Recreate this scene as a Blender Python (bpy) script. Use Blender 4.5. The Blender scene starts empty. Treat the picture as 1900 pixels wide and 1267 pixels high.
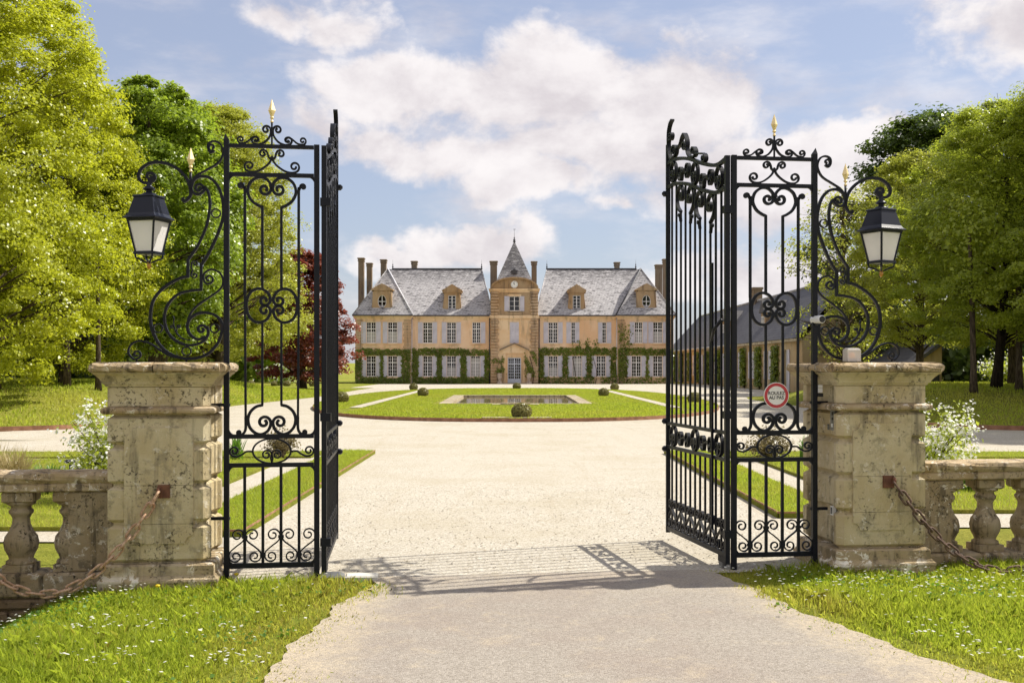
import bpy, math, random
import numpy as np
from math import sin, cos, pi, radians, sqrt, atan2, tan
from mathutils import Vector, Matrix

scene = bpy.context.scene
COL = scene.collection
RNG = np.random.default_rng(7)
random.seed(7)

# ------------------------------------------------------------------ camera
cam_d = bpy.data.cameras.new('camera'); cam = bpy.data.objects.new('camera', cam_d); COL.objects.link(cam)
cam.location = (0, 0, 1.70); cam.rotation_euler = (radians(90), 0, 0)
cam_d.sensor_width = 36; cam_d.lens = 39.79; cam_d.shift_y = 0.025
cam_d.clip_start = 0.05; cam_d.clip_end = 9000
scene.camera = cam
scene.render.resolution_x = 1024; scene.render.resolution_y = 682
scene.view_settings.view_transform = 'Standard'; scene.view_settings.look = 'None'
scene.view_settings.gamma = 1.0; scene.view_settings.use_curve_mapping = False
scene.view_settings.exposure = 1.12
scene.cycles.max_bounces = 8; scene.cycles.transparent_max_bounces = 6
scene.cycles.diffuse_bounces = 5; scene.cycles.transmission_bounces = 3; scene.cycles.volume_bounces = 0
scene.cycles.use_denoising = True; scene.cycles.adaptive_threshold = 0.02

# ------------------------------------------------------------------ sun and sky
SUN = Vector((0.598, 0.231, 0.766)).normalized()
sun_d = bpy.data.lights.new('sun', 'SUN'); sun_d.energy = 3.2; sun_d.angle = radians(0.7); sun_d.color = (1.0, 0.945, 0.84)
sun = bpy.data.objects.new('sun', sun_d); COL.objects.link(sun)
sun.rotation_euler = (-SUN).to_track_quat('-Z', 'Y').to_euler(); sun.location = (30, 10, 60)

class NT:
    """small helper for building node trees"""
    def __init__(s, tree): s.t = tree; s.n = tree.nodes; s.l = tree.links
    def node(s, typ, **kw):
        nd = s.n.new(typ)
        for k, v in kw.items(): setattr(nd, k, v)
        return nd
    def link(s, a, b): s.l.new(a, b)
    def val(s, sock, v):
        if hasattr(v, 'is_linked') or isinstance(v, bpy.types.NodeSocket): s.l.new(v, sock)
        else: sock.default_value = v
    def math(s, op, a, b=0.0, c=0.0, clamp=False):
        nd = s.node('ShaderNodeMath', operation=op, use_clamp=clamp)
        s.val(nd.inputs[0], a); s.val(nd.inputs[1], b); s.val(nd.inputs[2], c)
        return nd.outputs[0]
    def smooth(s, v, lo, hi, a=0.0, b=1.0):
        nd = s.node('ShaderNodeMapRange', interpolation_type='SMOOTHSTEP')
        s.val(nd.inputs[0], v); nd.inputs[1].default_value = lo; nd.inputs[2].default_value = hi
        nd.inputs[3].default_value = a; nd.inputs[4].default_value = b
        return nd.outputs[0]
    def lin(s, v, lo, hi, a=0.0, b=1.0):
        nd = s.node('ShaderNodeMapRange'); s.val(nd.inputs[0], v)
        nd.inputs[1].default_value = lo; nd.inputs[2].default_value = hi
        nd.inputs[3].default_value = a; nd.inputs[4].default_value = b
        return nd.outputs[0]
    def noise(s, vec=None, scale=1.0, detail=4.0, rough=0.55, dist=0.0, out=0):
        nd = s.node('ShaderNodeTexNoise'); nd.inputs['Scale'].default_value = scale
        nd.inputs['Detail'].default_value = detail; nd.inputs['Roughness'].default_value = rough
        nd.inputs['Distortion'].default_value = dist
        if vec is not None: s.l.new(vec, nd.inputs['Vector'])
        return nd.outputs[out]
    def voro(s, vec=None, scale=1.0, feature='F1', out='Distance'):
        nd = s.node('ShaderNodeTexVoronoi', feature=feature); nd.inputs['Scale'].default_value = scale
        if vec is not None: s.l.new(vec, nd.inputs['Vector'])
        return nd.outputs[out]
    def mix(s, f, a, b, mode='MIX'):
        nd = s.node('ShaderNodeMix', data_type='RGBA', blend_type=mode)
        s.val(nd.inputs[0], f)
        for i, v in ((6, a), (7, b)):
            if isinstance(v, (tuple, list)): nd.inputs[i].default_value = (*v[:3], 1)
            else: s.l.new(v, nd.inputs[i])
        return nd.outputs[2]
    def mapping(s, vec, scale=(1, 1, 1), loc=(0, 0, 0), rot=(0, 0, 0)):
        nd = s.node('ShaderNodeMapping'); s.l.new(vec, nd.inputs[0])
        nd.inputs['Scale'].default_value = scale; nd.inputs['Location'].default_value = loc; nd.inputs['Rotation'].default_value = rot
        return nd.outputs[0]
    def coord(s, which='Object'):
        return s.node('ShaderNodeTexCoord').outputs[which]

world = bpy.data.worlds.new('World'); scene.world = world; world.use_nodes = True; world.cycles.sampling_method = 'MANUAL'; world.cycles.sample_map_resolution = 512
w = NT(world.node_tree); w.n.clear()
sky = w.node('ShaderNodeTexSky', sky_type='NISHITA'); sky.sun_disc = False
sky.sun_elevation = math.asin(SUN.z); sky.sun_rotation = atan2(SUN.x, SUN.y)
sky.altitude = 50; sky.air_density = 1.0; sky.dust_density = 1.3; sky.ozone_density = 1.6
gdir = w.coord('Generated')
sep = w.node('ShaderNodeSeparateXYZ'); w.link(gdir, sep.inputs[0])
az = w.math('ARCTAN2', sep.outputs[0], sep.outputs[1])
el = w.math('ARCSINE', sep.outputs[2])
# cumulus clouds: ellipses in azimuth/elevation broken up by fractal noise, fair-weather cover all round
def ell(px, py, rx, ry, k=1.0):
    a = math.atan((px-950)/2100); e = math.atan((681-py)/2100*cos(a))
    return a, e, rx/2100, ry/2100, k
blobs = [ell(790,150,190,65), ell(1000,180,330,110), ell(1190,200,200,95), ell(1060,290,310,70), ell(760,290,150,65),
         ell(960,350,180,45), ell(850,455,140,48), ell(700,480,90,38), ell(1330,330,260,110), ell(1480,300,170,90),
         ell(1420,520,180,70), ell(1640,250,120,50), ell(650,30,230,60,.50), ell(530,50,110,50,.42), ell(1860,40,160,90,.8), ell(1210,50,120,60,.18),
         ell(600,225,110,70,.5), ell(1150,385,170,40,.6), ell(1010,70,200,60,.55), ell(1600,190,90,50,.4), ell(1330,160,110,80,.6)]
def cloud_blobs():
    wv = w.mapping(gdir, scale=(1, 1, 1.3)); wc = w.noise(wv, 5.5, 5.0, 0.62, 0.0, 1)
    ws = w.node('ShaderNodeSeparateColor'); w.link(wc, ws.inputs[0])
    a2 = w.math('ADD', az, w.math('MULTIPLY_ADD', ws.outputs[0], 0.16, -0.08)); e2 = w.math('ADD', el, w.math('MULTIPLY_ADD', ws.outputs[1], 0.11, -0.055)); f = None
    for (a, e, rx, ry, kk) in blobs:
        dx = w.math('MULTIPLY', w.math('SUBTRACT', a2, a), 1/rx); dy = w.math('MULTIPLY', w.math('SUBTRACT', e2, e), 1/ry)
        d = w.math('ADD', w.math('MULTIPLY', dx, dx), w.math('MULTIPLY', dy, dy))
        g = w.math('SUBTRACT', kk, w.math('SQRT', d))
        f = g if f is None else w.math('SMOOTH_MAX', f, g, 0.25)
    return w.math('MAXIMUM', f, -1.1)
def cloud_field(f, daz, dele):
    a2 = w.math('ADD', az, daz); e2 = w.math('ADD', el, dele)
    comb = w.node('ShaderNodeCombineXYZ'); w.link(a2, comb.inputs[0]); w.link(e2, comb.inputs[1])
    v = w.mapping(comb.outputs[0], scale=(1, 1.35, 1))
    n1 = w.noise(v, 8.0, 8.0, 0.60, 0.15)
    n0 = w.noise(v, 3.2, 3.0, 0.5)
    # outside the framed part of the sky the same broken cover goes on
    away = w.smooth(w.math('ABSOLUTE', a2), 0.45, 0.75)
    f = w.math('ADD', w.math('MULTIPLY', f, w.math('SUBTRACT', 1.0, away)), w.math('MULTIPLY', w.math('MULTIPLY_ADD', n0, 5.0, -2.2), away))
    return w.math('ADD', w.math('MULTIPLY', f, 0.80), w.math('MULTIPLY_ADD', n1, 2.6, -1.25))
fb = cloud_blobs()
c0 = cloud_field(fb, 0.0, 0.0)
c1 = cloud_field(fb, 0.012, 0.03)
mask = w.smooth(c0, -0.14, 0.38)
shade = w.smooth(w.math('SUBTRACT', c0, c1), -0.55, 0.45)
thick = w.smooth(c0, 0.2, 1.0)
ccol = w.mix(shade, (4.4, 4.05, 4.2), (6.3, 6.0, 5.95))
ccol = w.mix(w.math('MULTIPLY', thick, 0.15), ccol, (4.4, 4.0, 4.15))
wisp = w.noise(w.mapping(gdir, scale=(3, 3, 9)), 2.2, 6, 0.6)
maskw = w.math('MAXIMUM', w.math('MULTIPLY', mask, 0.96), w.smooth(wisp, 0.44, 0.78, 0.0, 0.60))
skyc = w.mix(0.42, w.mix(1.0, sky.outputs[0], (0.76, 0.76, 0.78), 'MULTIPLY'), (3.75, 3.9, 4.9))
bg = w.node('ShaderNodeBackground'); bg.inputs['Strength'].default_value = 0.075
w.link(w.mix(maskw, skyc, ccol), bg.inputs['Color'])
out = w.node('ShaderNodeOutputWorld'); w.link(bg.outputs[0], out.inputs['Surface'])

# ------------------------------------------------------------------ mesh helpers
def mesh_obj(name, me, mat=None, parent=None):
    o = bpy.data.objects.new(name, me); COL.objects.link(o)
    if mat is not None and not me.materials: me.materials.append(mat)
    if parent is not None: o.parent = parent
    return o
def tag(o, label, cat=None, group=None):
    o['label'] = label
    if cat: o['category'] = cat
    if group: o['group'] = group
    return o
def thing(name, label, cat, loc=(0, 0, 0), rz=0.0, group=None):
    o = bpy.data.objects.new(name, None); COL.objects.link(o)
    o.location = loc; o.rotation_euler = (0, 0, rz); o.empty_display_size = 0.2
    return tag(o, label, cat, group)
def structure(o): o['kind'] = 'structure'; return o
def stuff(o, label=None, cat=None):
    o['kind'] = 'stuff'
    if label: o['label'] = label
    if cat: o['category'] = cat
    return o
def share(name, src, parent, loc=None, rot=None, scale=None):
    o = src.copy(); o.name = name; COL.objects.link(o); o.parent = parent
    if loc is not None: o.location = loc
    if rot is not None: o.rotation_euler = rot
    if scale is not None: o.scale = scale
    return o

class MB:
    def __init__(s): s.v = []; s.f = []; s.sm = []
    def add(s, vs, fs, smooth=False):
        b = len(s.v); s.v.extend([tuple(p) for p in vs])
        for f in fs: s.f.append(tuple(i+b for i in f)); s.sm.append(smooth)
        return s
    def box(s, x0, x1, y0, y1, z0, z1):
        vs = [(x0,y0,z0),(x1,y0,z0),(x1,y1,z0),(x0,y1,z0),(x0,y0,z1),(x1,y0,z1),(x1,y1,z1),(x0,y1,z1)]
        return s.add(vs, [(0,3,2,1),(4,5,6,7),(0,1,5,4),(1,2,6,5),(2,3,7,6),(3,0,4,7)])
    def cbox(s, x0, x1, y0, y1, z0, z1, c):
        """box whose front (-y) edges are chamfered by c"""
        vs = [(x0,y1,z0),(x1,y1,z0),(x1,y1,z1),(x0,y1,z1),(x0,y0+c,z0),(x1,y0+c,z0),(x1,y0+c,z1),(x0,y0+c,z1),
              (x0+c,y0,z0+c),(x1-c,y0,z0+c),(x1-c,y0,z1-c),(x0+c,y0,z1-c)]
        return s.add(vs, [(0,3,2,1),(0,1,5,4),(1,2,6,5),(2,3,7,6),(3,0,4,7),(4,5,9,8),(5,6,10,9),(6,7,11,10),(7,4,8,11),(8,9,10,11)])
    def lathe(s, prof, n=16, c=(0,0,0), smooth=True, a0=0.0, axis='z', sx=1.0, sy=1.0):
        vs = []; fs = []
        for (r, z) in prof:
            for k in range(n):
                a = a0 + 2*pi*k/n; p = (r*cos(a)*sx, r*sin(a)*sy, z)
                if axis == 'y': p = (p[0], p[2], p[1])
                if axis == 'x': p = (p[2], p[0], p[1])
                vs.append((c[0]+p[0], c[1]+p[1], c[2]+p[2]))
        m = len(prof)
        for i in range(m-1):
            for k in range(n):
                k2 = (k+1) % n
                fs.append((i*n+k, i*n+k2, (i+1)*n+k2, (i+1)*n+k))
        s.add(vs, fs, smooth)
        b = len(s.v)-m*n
        s.f.append(tuple(b+k for k in reversed(range(n)))); s.sm.append(False)
        s.f.append(tuple(b+(m-1)*n+k for k in range(n))); s.sm.append(False)
        return s
    def tube(s, pts, rad, n=6, smooth=True, cap=True):
        pts = [Vector(p) for p in pts]; rs = rad if isinstance(rad, (list, tuple)) else [rad]*len(pts)
        vs = []; fs = []; up = Vector((0.13, 0.31, 0.94)).normalized(); prev = None
        for i, p in enumerate(pts):
            d = (pts[min(i+1, len(pts)-1)] - pts[max(i-1, 0)])
            d = d.normalized() if d.length > 1e-9 else Vector((0,0,1))
            if prev is None:
                x = d.cross(up); x = x.normalized() if x.length > 1e-3 else d.cross(Vector((1,0,0))).normalized()
            else:
                x = prev - d*prev.dot(d); x = x.normalized() if x.length > 1e-6 else d.orthogonal().normalized()
            prev = x; y = d.cross(x)
            for k in range(n):
                a = 2*pi*k/n; vs.append(p + x*(rs[i]*cos(a)) + y*(rs[i]*sin(a)))
        for i in range(len(pts)-1):
            for k in range(n):
                k2 = (k+1) % n; fs.append((i*n+k, i*n+k2, (i+1)*n+k2, (i+1)*n+k))
        if cap: fs.append(tuple(reversed(range(n)))); fs.append(tuple((len(pts)-1)*n+k for k in range(n)))
        return s.add(vs, fs, smooth)
    def flat(s, pts, w, d, y=0.0, closed=False, w1=None):
        """a flat iron bar w thick in the x/z plane and d deep along y, bent along pts [(x, z)]"""
        P = np.array(pts, float); n = len(P)
        if closed: T = np.roll(P, -1, 0) - np.roll(P, 1, 0)
        else:
            T = np.zeros_like(P); T[1:-1] = P[2:] - P[:-2]; T[0] = P[1]-P[0]; T[-1] = P[-1]-P[-2]
        T /= np.maximum(np.linalg.norm(T, axis=1, keepdims=True), 1e-9)
        N = np.stack([-T[:,1], T[:,0]], 1)
        ww = np.linspace(w, w1 if w1 else w, n)[:, None]
        A = P + N*ww/2; B = P - N*ww/2
        vs = []
        for i in range(n):
            vs += [(A[i,0], y-d/2, A[i,1]), (B[i,0], y-d/2, B[i,1]), (B[i,0], y+d/2, B[i,1]), (A[i,0], y+d/2, A[i,1])]
        fs = []
        for i in range(n if closed else n-1):
            j = (i+1) % n
            for k in range(4):
                k2 = (k+1) % 4; fs.append((i*4+k, i*4+k2, j*4+k2, j*4+k))
        if not closed: fs += [(3,2,1,0), tuple((n-1)*4+k for k in range(4))]
        return s.add(vs, fs)
    def prism(s, poly, y0, y1):
        """poly in x/z extruded along y"""
        n = len(poly)
        vs = [(x, y0, z) for x, z in poly] + [(x, y1, z) for x, z in poly]
        fs = [tuple(range(n)), tuple(reversed(range(n, 2*n)))] + [(i, i+n, (i+1) % n+n, (i+1) % n) for i in range(n)]
        return s.add(vs, fs)
    def slab(s, poly, z0, z1):
        n = len(poly)
        vs = [(x, y, z0) for x, y in poly] + [(x, y, z1) for x, y in poly]
        fs = [tuple(reversed(range(n))), tuple(range(n, 2*n))] + [(i, (i+1) % n, (i+1) % n+n, i+n) for i in range(n)]
        return s.add(vs, fs)
    def loft(s, poly, prof, smooth=False):
        """footprint polygon (counter-clockwise x/y) lofted through [(z, outward offset)]"""
        n = len(poly); P = np.array(poly, float)
        E = np.roll(P, -1, 0) - P; E /= np.linalg.norm(E, axis=1, keepdims=True)
        Nn = np.stack([E[:,1], -E[:,0]], 1); Np = np.roll(Nn, 1, 0)
        M = (Nn + Np); M /= np.maximum((M*Nn).sum(1, keepdims=True), 0.3)
        vs = []; fs = []
        for z, o in prof:
            Q = P + M*o; vs += [(q[0], q[1], z) for q in Q]
        m = len(prof)
        for i in range(m-1):
            for k in range(n):
                k2 = (k+1) % n; fs.append((i*n+k, i*n+k2, (i+1)*n+k2, (i+1)*n+k))
        fs.append(tuple(reversed(range(n)))); fs.append(tuple((m-1)*n+k for k in range(n)))
        return s.add(vs, fs, smooth)
    def mesh(s, name):
        me = bpy.data.meshes.new(name); me.from_pydata(s.v, [], s.f)
        me.polygons.foreach_set('use_smooth', s.sm); me.update(); return me
    def build(s, name, mat, parent=None, loc=None, rot=None):
        o = mesh_obj(name, s.mesh(name), mat, parent)
        if loc is not None: o.location = loc
        if rot is not None: o.rotation_euler = rot
        return o

def faces_mesh(name, V, k, attr=None):
    """V: (n*k, 3) vertices of n separate k-gons"""
    n = len(V)//k; me = bpy.data.meshes.new(name)
    me.vertices.add(n*k); me.vertices.foreach_set('co', np.ascontiguousarray(V, np.float32).ravel())
    me.loops.add(n*k); me.loops.foreach_set('vertex_index', np.arange(n*k, dtype=np.int32))
    me.polygons.add(n); me.polygons.foreach_set('loop_start', np.arange(0, n*k, k, dtype=np.int32))
    try: me.polygons.foreach_set('loop_total', np.full(n, k, np.int32))
    except Exception: pass
    if attr is not None:
        a = me.attributes.new('tint', 'FLOAT', 'POINT'); a.data.foreach_set('value', np.ascontiguousarray(np.repeat(attr, k), np.float32))
    me.update(calc_edges=True); me.validate(); return me
def unit(a): return a/np.maximum(np.linalg.norm(a, axis=-1, keepdims=True), 1e-9)
def leaf_quads(P, size, nrm, rng, aspect=0.62):
    """one pointed leaf (a kite) at each P, facing roughly nrm"""
    n = len(P); nn = unit(nrm + rng.normal(0, 0.55, (n, 3)))
    t = rng.normal(0, 1, (n, 3)); t[:, 2] -= 0.5; t = unit(t - nn*(t*nn).sum(1, keepdims=True)); b = np.cross(nn, t)
    L = (size*rng.uniform(0.7, 1.3, n))[:, None]; W = L*aspect
    V = np.empty((n, 4, 3)); fold = nn*L*0.12
    V[:, 0] = P - t*L*0.5; V[:, 1] = P + b*W*0.5 + fold; V[:, 2] = P + t*L*0.5; V[:, 3] = P - b*W*0.5 + fold
    return V.reshape(-1, 3)
def sstep(x, a, b):
    t = np.clip((np.asarray(x, float)-a)/(b-a), 0, 1); return t*t*(3-2*t)
def cr(pts, n=5):
    """Catmull-Rom through pts"""
    P = [np.array(p, float) for p in pts]; P = [2*P[0]-P[1]] + P + [2*P[-1]-P[-2]]; o = []
    for i in range(1, len(P)-2):
        for k in range(n):
            t = k/n; p0, p1, p2, p3 = P[i-1], P[i], P[i+1], P[i+2]
            o.append(0.5*((2*p1)+(-p0+p2)*t+(2*p0-5*p1+4*p2-p3)*t*t+(-p0+3*p1-3*p2+p3)*t**3))
    o.append(P[-2]); return [tuple(q) for q in o]
def spir(cx, cy, r, a0, turns, d, r1=0.30, k=9):
    n = max(4, int(turns*k)); o = []
    for i in range(n+1):
        t = i/n; rr = r*(1-(1-r1)*t**0.85); a = radians(a0)+d*2*pi*turns*t
        o.append((cx+rr*cos(a), cy+rr*sin(a)))
    return o
def rev(p): return list(reversed(p))
def in_poly(X, Y, poly):
    r = np.zeros(len(X), bool); n = len(poly)
    for i in range(n):
        x0, y0 = poly[i]; x1, y1 = poly[(i+1) % n]
        c = (y0 > Y) != (y1 > Y)
        with np.errstate(divide='ignore', invalid='ignore'):
            r ^= c & (X < (x1-x0)*(Y-y0)/(y1-y0+1e-12)+x0)
    return r

# ------------------------------------------------------------------ materials
MATS = {}
def new_mat(name):
    m = bpy.data.materials.new(name); m.use_nodes = True; t = NT(m.node_tree)
    p = t.n.get('Principled BSDF'); MATS[name] = m; return m, t, p
def bump(t, p, h, strength=0.3, dist=0.02):
    b = t.node('ShaderNodeBump'); b.inputs['Strength'].default_value = strength; b.inputs['Distance'].default_value = dist
    t.link(h, b.inputs['Height']); t.link(b.outputs[0], p.inputs['Normal'])
def simple(name, col, rough=0.6, metal=0.0, spec=0.5, var=0.0, vs=6.0):
    m, t, p = new_mat(name)
    p.inputs['Roughness'].default_value = rough; p.inputs['Metallic'].default_value = metal
    p.inputs['Specular IOR Level'].default_value = spec
    if var:
        n = t.noise(t.coord('Object'), vs, 4)
        t.link(t.mix(t.smooth(n, 0.3, 0.7), tuple(c*(1-var) for c in col), tuple(min(1, c*(1+var)) for c in col)), p.inputs['Base Color'])
    else: p.inputs['Base Color'].default_value = (*col, 1)
    return m

def world_pos(t): return t.node('ShaderNodeNewGeometry').outputs['Position']

def stone_mat(name, base, dark, lichen, spots=0.5, white=0.3, scale=1.0, ls=11):
    m, t, p = new_mat(name); c = world_pos(t)
    n1 = t.noise(c, 2.3*scale, 5, 0.6); n2 = t.noise(c, 40*scale, 5, 0.68); n3 = t.noise(c, 7*scale, 6, 0.7, 0.4); n4 = t.noise(c, 90*scale, 3, 0.6)
    col = t.mix(t.smooth(n1, 0.32, 0.68), base, tuple(b*k for b, k in zip(base, (0.80, 0.74, 0.62))))
    col = t.mix(t.smooth(n3, 0.52, 0.66, 0, 0.60), col, dark)
    # weather streaks: noise stretched down the stone
    st = t.noise(t.mapping(c, scale=(5, 5, 0.7)), 1.6*scale, 5, 0.6)
    col = t.mix(t.smooth(st, 0.53, 0.66, 0, 0.70), col, tuple(d*0.62 for d in dark))
    pit = t.math('MULTIPLY', t.smooth(n2, 0.56, 0.61), t.smooth(t.noise(c, 4.5*scale, 5, 0.7), 0.47, 0.62))
    col = t.mix(t.math('MULTIPLY', pit, spots), col, (0.035, 0.03, 0.022))
    lich = t.math('MULTIPLY', t.smooth(t.noise(c, ls*scale, 6, 0.72, 0.5), 0.625-0.09*white, 0.665-0.09*white), t.smooth(t.noise(c, 1.9*scale, 3), 0.40, 0.55))
    col = t.mix(t.math('MULTIPLY', lich, white), col, lichen)
    t.link(col, p.inputs['Base Color']); p.inputs['Roughness'].default_value = 0.92; p.inputs['Specular IOR Level'].default_value = 0.2
    h = t.math('SUBTRACT', t.math('ADD', t.math('MULTIPLY', n2, 0.5), t.math('MULTIPLY', n4, 0.45)), t.math('MULTIPLY', pit, 1.0))
    bump(t, p, h, 0.8, 0.014); return m
stone_mat('pillar_stone', (0.585, 0.505, 0.335), (0.24, 0.205, 0.135), (0.78, 0.73, 0.63), 0.75, 0.50)
stone_mat('cap_stone', (0.47, 0.37, 0.24), (0.12, 0.095, 0.07), (0.78, 0.72, 0.62), 0.9, 0.75, 1.4)
stone_mat('balustrade_stone', (0.36, 0.29, 0.19), (0.07, 0.058, 0.042), (0.66, 0.60, 0.50), 0.95, 0.75, 1.3)
stone_mat('wall_stone', (0.22, 0.16, 0.10), (0.06, 0.05, 0.035), (0.40, 0.34, 0.26), 0.7, 0.25, 1.2)
stone_mat('plinth_stone', (0.46, 0.375, 0.25), (0.18, 0.145, 0.09), (0.88, 0.82, 0.70), 0.7, 0.95, 1.0, 5)
stone_mat('coping_stone', (0.46, 0.40, 0.30), (0.25, 0.20, 0.14), (0.7, 0.65, 0.55), 0.5, 0.4, 0.7)

def render_mat(name, base, dark):
    m, t, p = new_mat(name); c = world_pos(t)
    n1 = t.noise(c, 0.35, 5, 0.6); n2 = t.noise(c, 1.8, 5, 0.65)
    st = t.noise(t.mapping(c, scale=(2.2, 2.2, 0.35)), 1.0, 5, 0.65)
    col = t.mix(t.smooth(n1, 0.35, 0.66), base, tuple(b*k for b, k in zip(base, (0.9, 0.78, 0.66))))
    col = t.mix(t.smooth(st, 0.50, 0.68, 0, 0.75), col, dark)
    col = t.mix(t.smooth(n2, 0.58, 0.72, 0, 0.35), col, tuple(min(1, b*1.2) for b in base))
    t.link(col, p.inputs['Base Color']); p.inputs['Roughness'].default_value = 0.95; p.inputs['Specular IOR Level'].default_value = 0.1
    bump(t, p, n2, 0.3, 0.02); return m
render_mat('chateau_render', (0.80, 0.59, 0.41), (0.56, 0.40, 0.27))
render_mat('chateau_trim', (0.76, 0.58, 0.385), (0.38, 0.28, 0.18))
render_mat('chateau_quoin', (0.50, 0.375, 0.255), (0.17, 0.125, 0.09))
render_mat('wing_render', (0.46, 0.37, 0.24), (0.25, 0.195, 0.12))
render_mat('dormer_stone', (0.42, 0.31, 0.195), (0.13, 0.095, 0.065))
render_mat('chimney_stone', (0.24, 0.195, 0.15), (0.06, 0.05, 0.042))

def slate_mat(name, base, mark):
    m, t, p = new_mat(name); c = world_pos(t)
    v = t.mapping(c, scale=(1, 1, 1))
    br = t.node('ShaderNodeTexBrick'); 
    comb = t.node('ShaderNodeCombineXYZ'); sp = t.node('ShaderNodeSeparateXYZ'); t.link(c, sp.inputs[0])
    t.link(t.math('ADD', sp.outputs[0], t.math('MULTIPLY', sp.outputs[1], 0.37)), comb.inputs[0]); t.link(t.math('MULTIPLY', sp.outputs[2], 1.3), comb.inputs[1])
    t.link(comb.outputs[0], br.inputs['Vector']); br.inputs['Scale'].default_value = 1.0
    br.inputs['Brick Width'].default_value = 0.30; br.inputs['Row Height'].default_value = 0.26; br.inputs['Mortar Size'].default_value = 0.018
    br.inputs['Color1'].default_value = (*[b*0.82 for b in base], 1); br.inputs['Color2'].default_value = (*[min(1, b*1.12) for b in base], 1)
    br.inputs['Mortar'].default_value = (*[b*0.5 for b in base], 1); br.inputs['Bias'].default_value = 0.1
    n = t.noise(c, 0.5, 5, 0.6); n2 = t.noise(t.mapping(c, scale=(1.5, 1.5, 6.5)), 1.3, 4, 0.65); zz = sp.outputs[2]
    col = t.mix(t.smooth(n, 0.38, 0.68, 0, 0.5), br.outputs['Color'], tuple(b*0.72 for b in base))
    col = t.mix(t.smooth(n2, 0.56, 0.59, 0, 0.9), col, mark)
    n3 = t.noise(t.mapping(c, scale=(1.5, 1.5, 4.5)), 1.1, 5, 0.7)
    high = t.math('MULTIPLY', t.smooth(zz, 10.0, 11.9), t.smooth(n3, 0.40, 0.54))          # moss and lead along the ridge
    col = t.mix(t.math('MULTIPLY', high, 0.75), col, mark)
    t.link(col, p.inputs['Base Color']); p.inputs['Roughness'].default_value = 0.62; p.inputs['Specular IOR Level'].default_value = 0.4
    bump(t, p, br.outputs['Fac'], -0.4, 0.02); return m
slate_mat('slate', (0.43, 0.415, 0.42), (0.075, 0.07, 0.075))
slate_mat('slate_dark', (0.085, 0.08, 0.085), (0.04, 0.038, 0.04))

def iron_mat():
    m, t, p = new_mat('iron'); c = t.coord('Object')
    n = t.noise(c, 35, 4, 0.6)
    nb = t.mix(t.smooth(n, 0.35, 0.7), (0.006, 0.007, 0.011), (0.011, 0.012, 0.017))
    n8 = t.noise(c, 9, 6, 0.7); rs = t.math('MULTIPLY', t.smooth(n8, 0.58, 0.72), t.smooth(t.noise(c, 120, 3, 0.7), 0.45, 0.6, 0, 0.55))
    t.link(t.mix(rs, nb, (0.055, 0.030, 0.018)), p.inputs['Base Color'])
    t.link(t.lin(n, 0.2, 0.8, 0.34, 0.52), p.inputs['Roughness']); p.inputs['Specular IOR Level'].default_value = 0.22; bump(t, p, n, 0.12, 0.003)
    return m
iron_mat()
simple('lantern_metal', (0.008, 0.010, 0.020), 0.36, spec=0.3)
simple('gold', (0.86, 0.68, 0.36), 0.42, 0.45, var=0.12, vs=30)
simple('brass', (0.42, 0.22, 0.06), 0.35, 0.8, var=0.3, vs=30)
simple('white_metal', (0.75, 0.75, 0.75), 0.35)
simple('grey_metal', (0.16, 0.16, 0.155), 0.45, 0.4, var=0.2, vs=20)
simple('black_plastic', (0.012, 0.012, 0.013), 0.4)
simple('concrete', (0.52, 0.50, 0.44), 0.9, var=0.2, vs=8)
simple('sign_white', (0.78, 0.76, 0.72), 0.45)
simple('sign_red', (0.46, 0.035, 0.045), 0.4)
simple('sign_text', (0.02, 0.02, 0.022), 0.5)
simple('lead', (0.62, 0.62, 0.66), 0.55, 0.1, var=0.15, vs=2)
simple('ridge_metal', (0.055, 0.055, 0.065), 0.6)
simple('shutter_paint', (0.55, 0.53, 0.60), 0.6, var=0.12, vs=1.2)
simple('frame_paint', (0.78, 0.76, 0.76), 0.5)
simple('door_paint', (0.52, 0.56, 0.66), 0.55, var=0.1, vs=2)
simple('curtain', (0.42, 0.41, 0.40), 0.9)
simple('orange_plastic', (0.75, 0.28, 0.06), 0.35)
simple('clock_white', (0.80, 0.79, 0.76), 0.5)
simple('terracotta', (0.50, 0.40, 0.32), 0.9, var=0.2, vs=5)
m, t, p = new_mat('window_glass')
p.inputs['Base Color'].default_value = (0.012, 0.012, 0.014, 1); p.inputs['Roughness'].default_value = 0.07; p.inputs['Specular IOR Level'].default_value = 0.6
bump(t, p, t.noise(world_pos(t), 3, 2), 0.06, 0.05)
m, t, p = new_mat('frosted_glass')
p.inputs['Base Color'].default_value = (0.92, 0.90, 0.89, 1); p.inputs['Roughness'].default_value = 0.3
mx = t.node('ShaderNodeMixShader'); tr = t.node('ShaderNodeBsdfTranslucent'); tr.inputs[0].default_value = (0.98, 0.96, 0.95, 1); mx.inputs[0].default_value = 0.35
t.link(p.outputs[0], mx.inputs[1]); t.link(tr.outputs[0], mx.inputs[2]); t.link(mx.outputs[0], t.n['Material Output'].inputs[0])
m, t, p = new_mat('clear_plastic')
p.inputs['Base Color'].default_value = (0.75, 0.72, 0.68, 1); p.inputs['Roughness'].default_value = 0.3
mx = t.node('ShaderNodeMixShader'); tr = t.node('ShaderNodeBsdfTransparent'); mx.inputs[0].default_value = 0.42
t.link(p.outputs[0], mx.inputs[1]); t.link(tr.outputs[0], mx.inputs[2]); t.link(mx.outputs[0], t.n['Material Output'].inputs[0])

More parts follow.
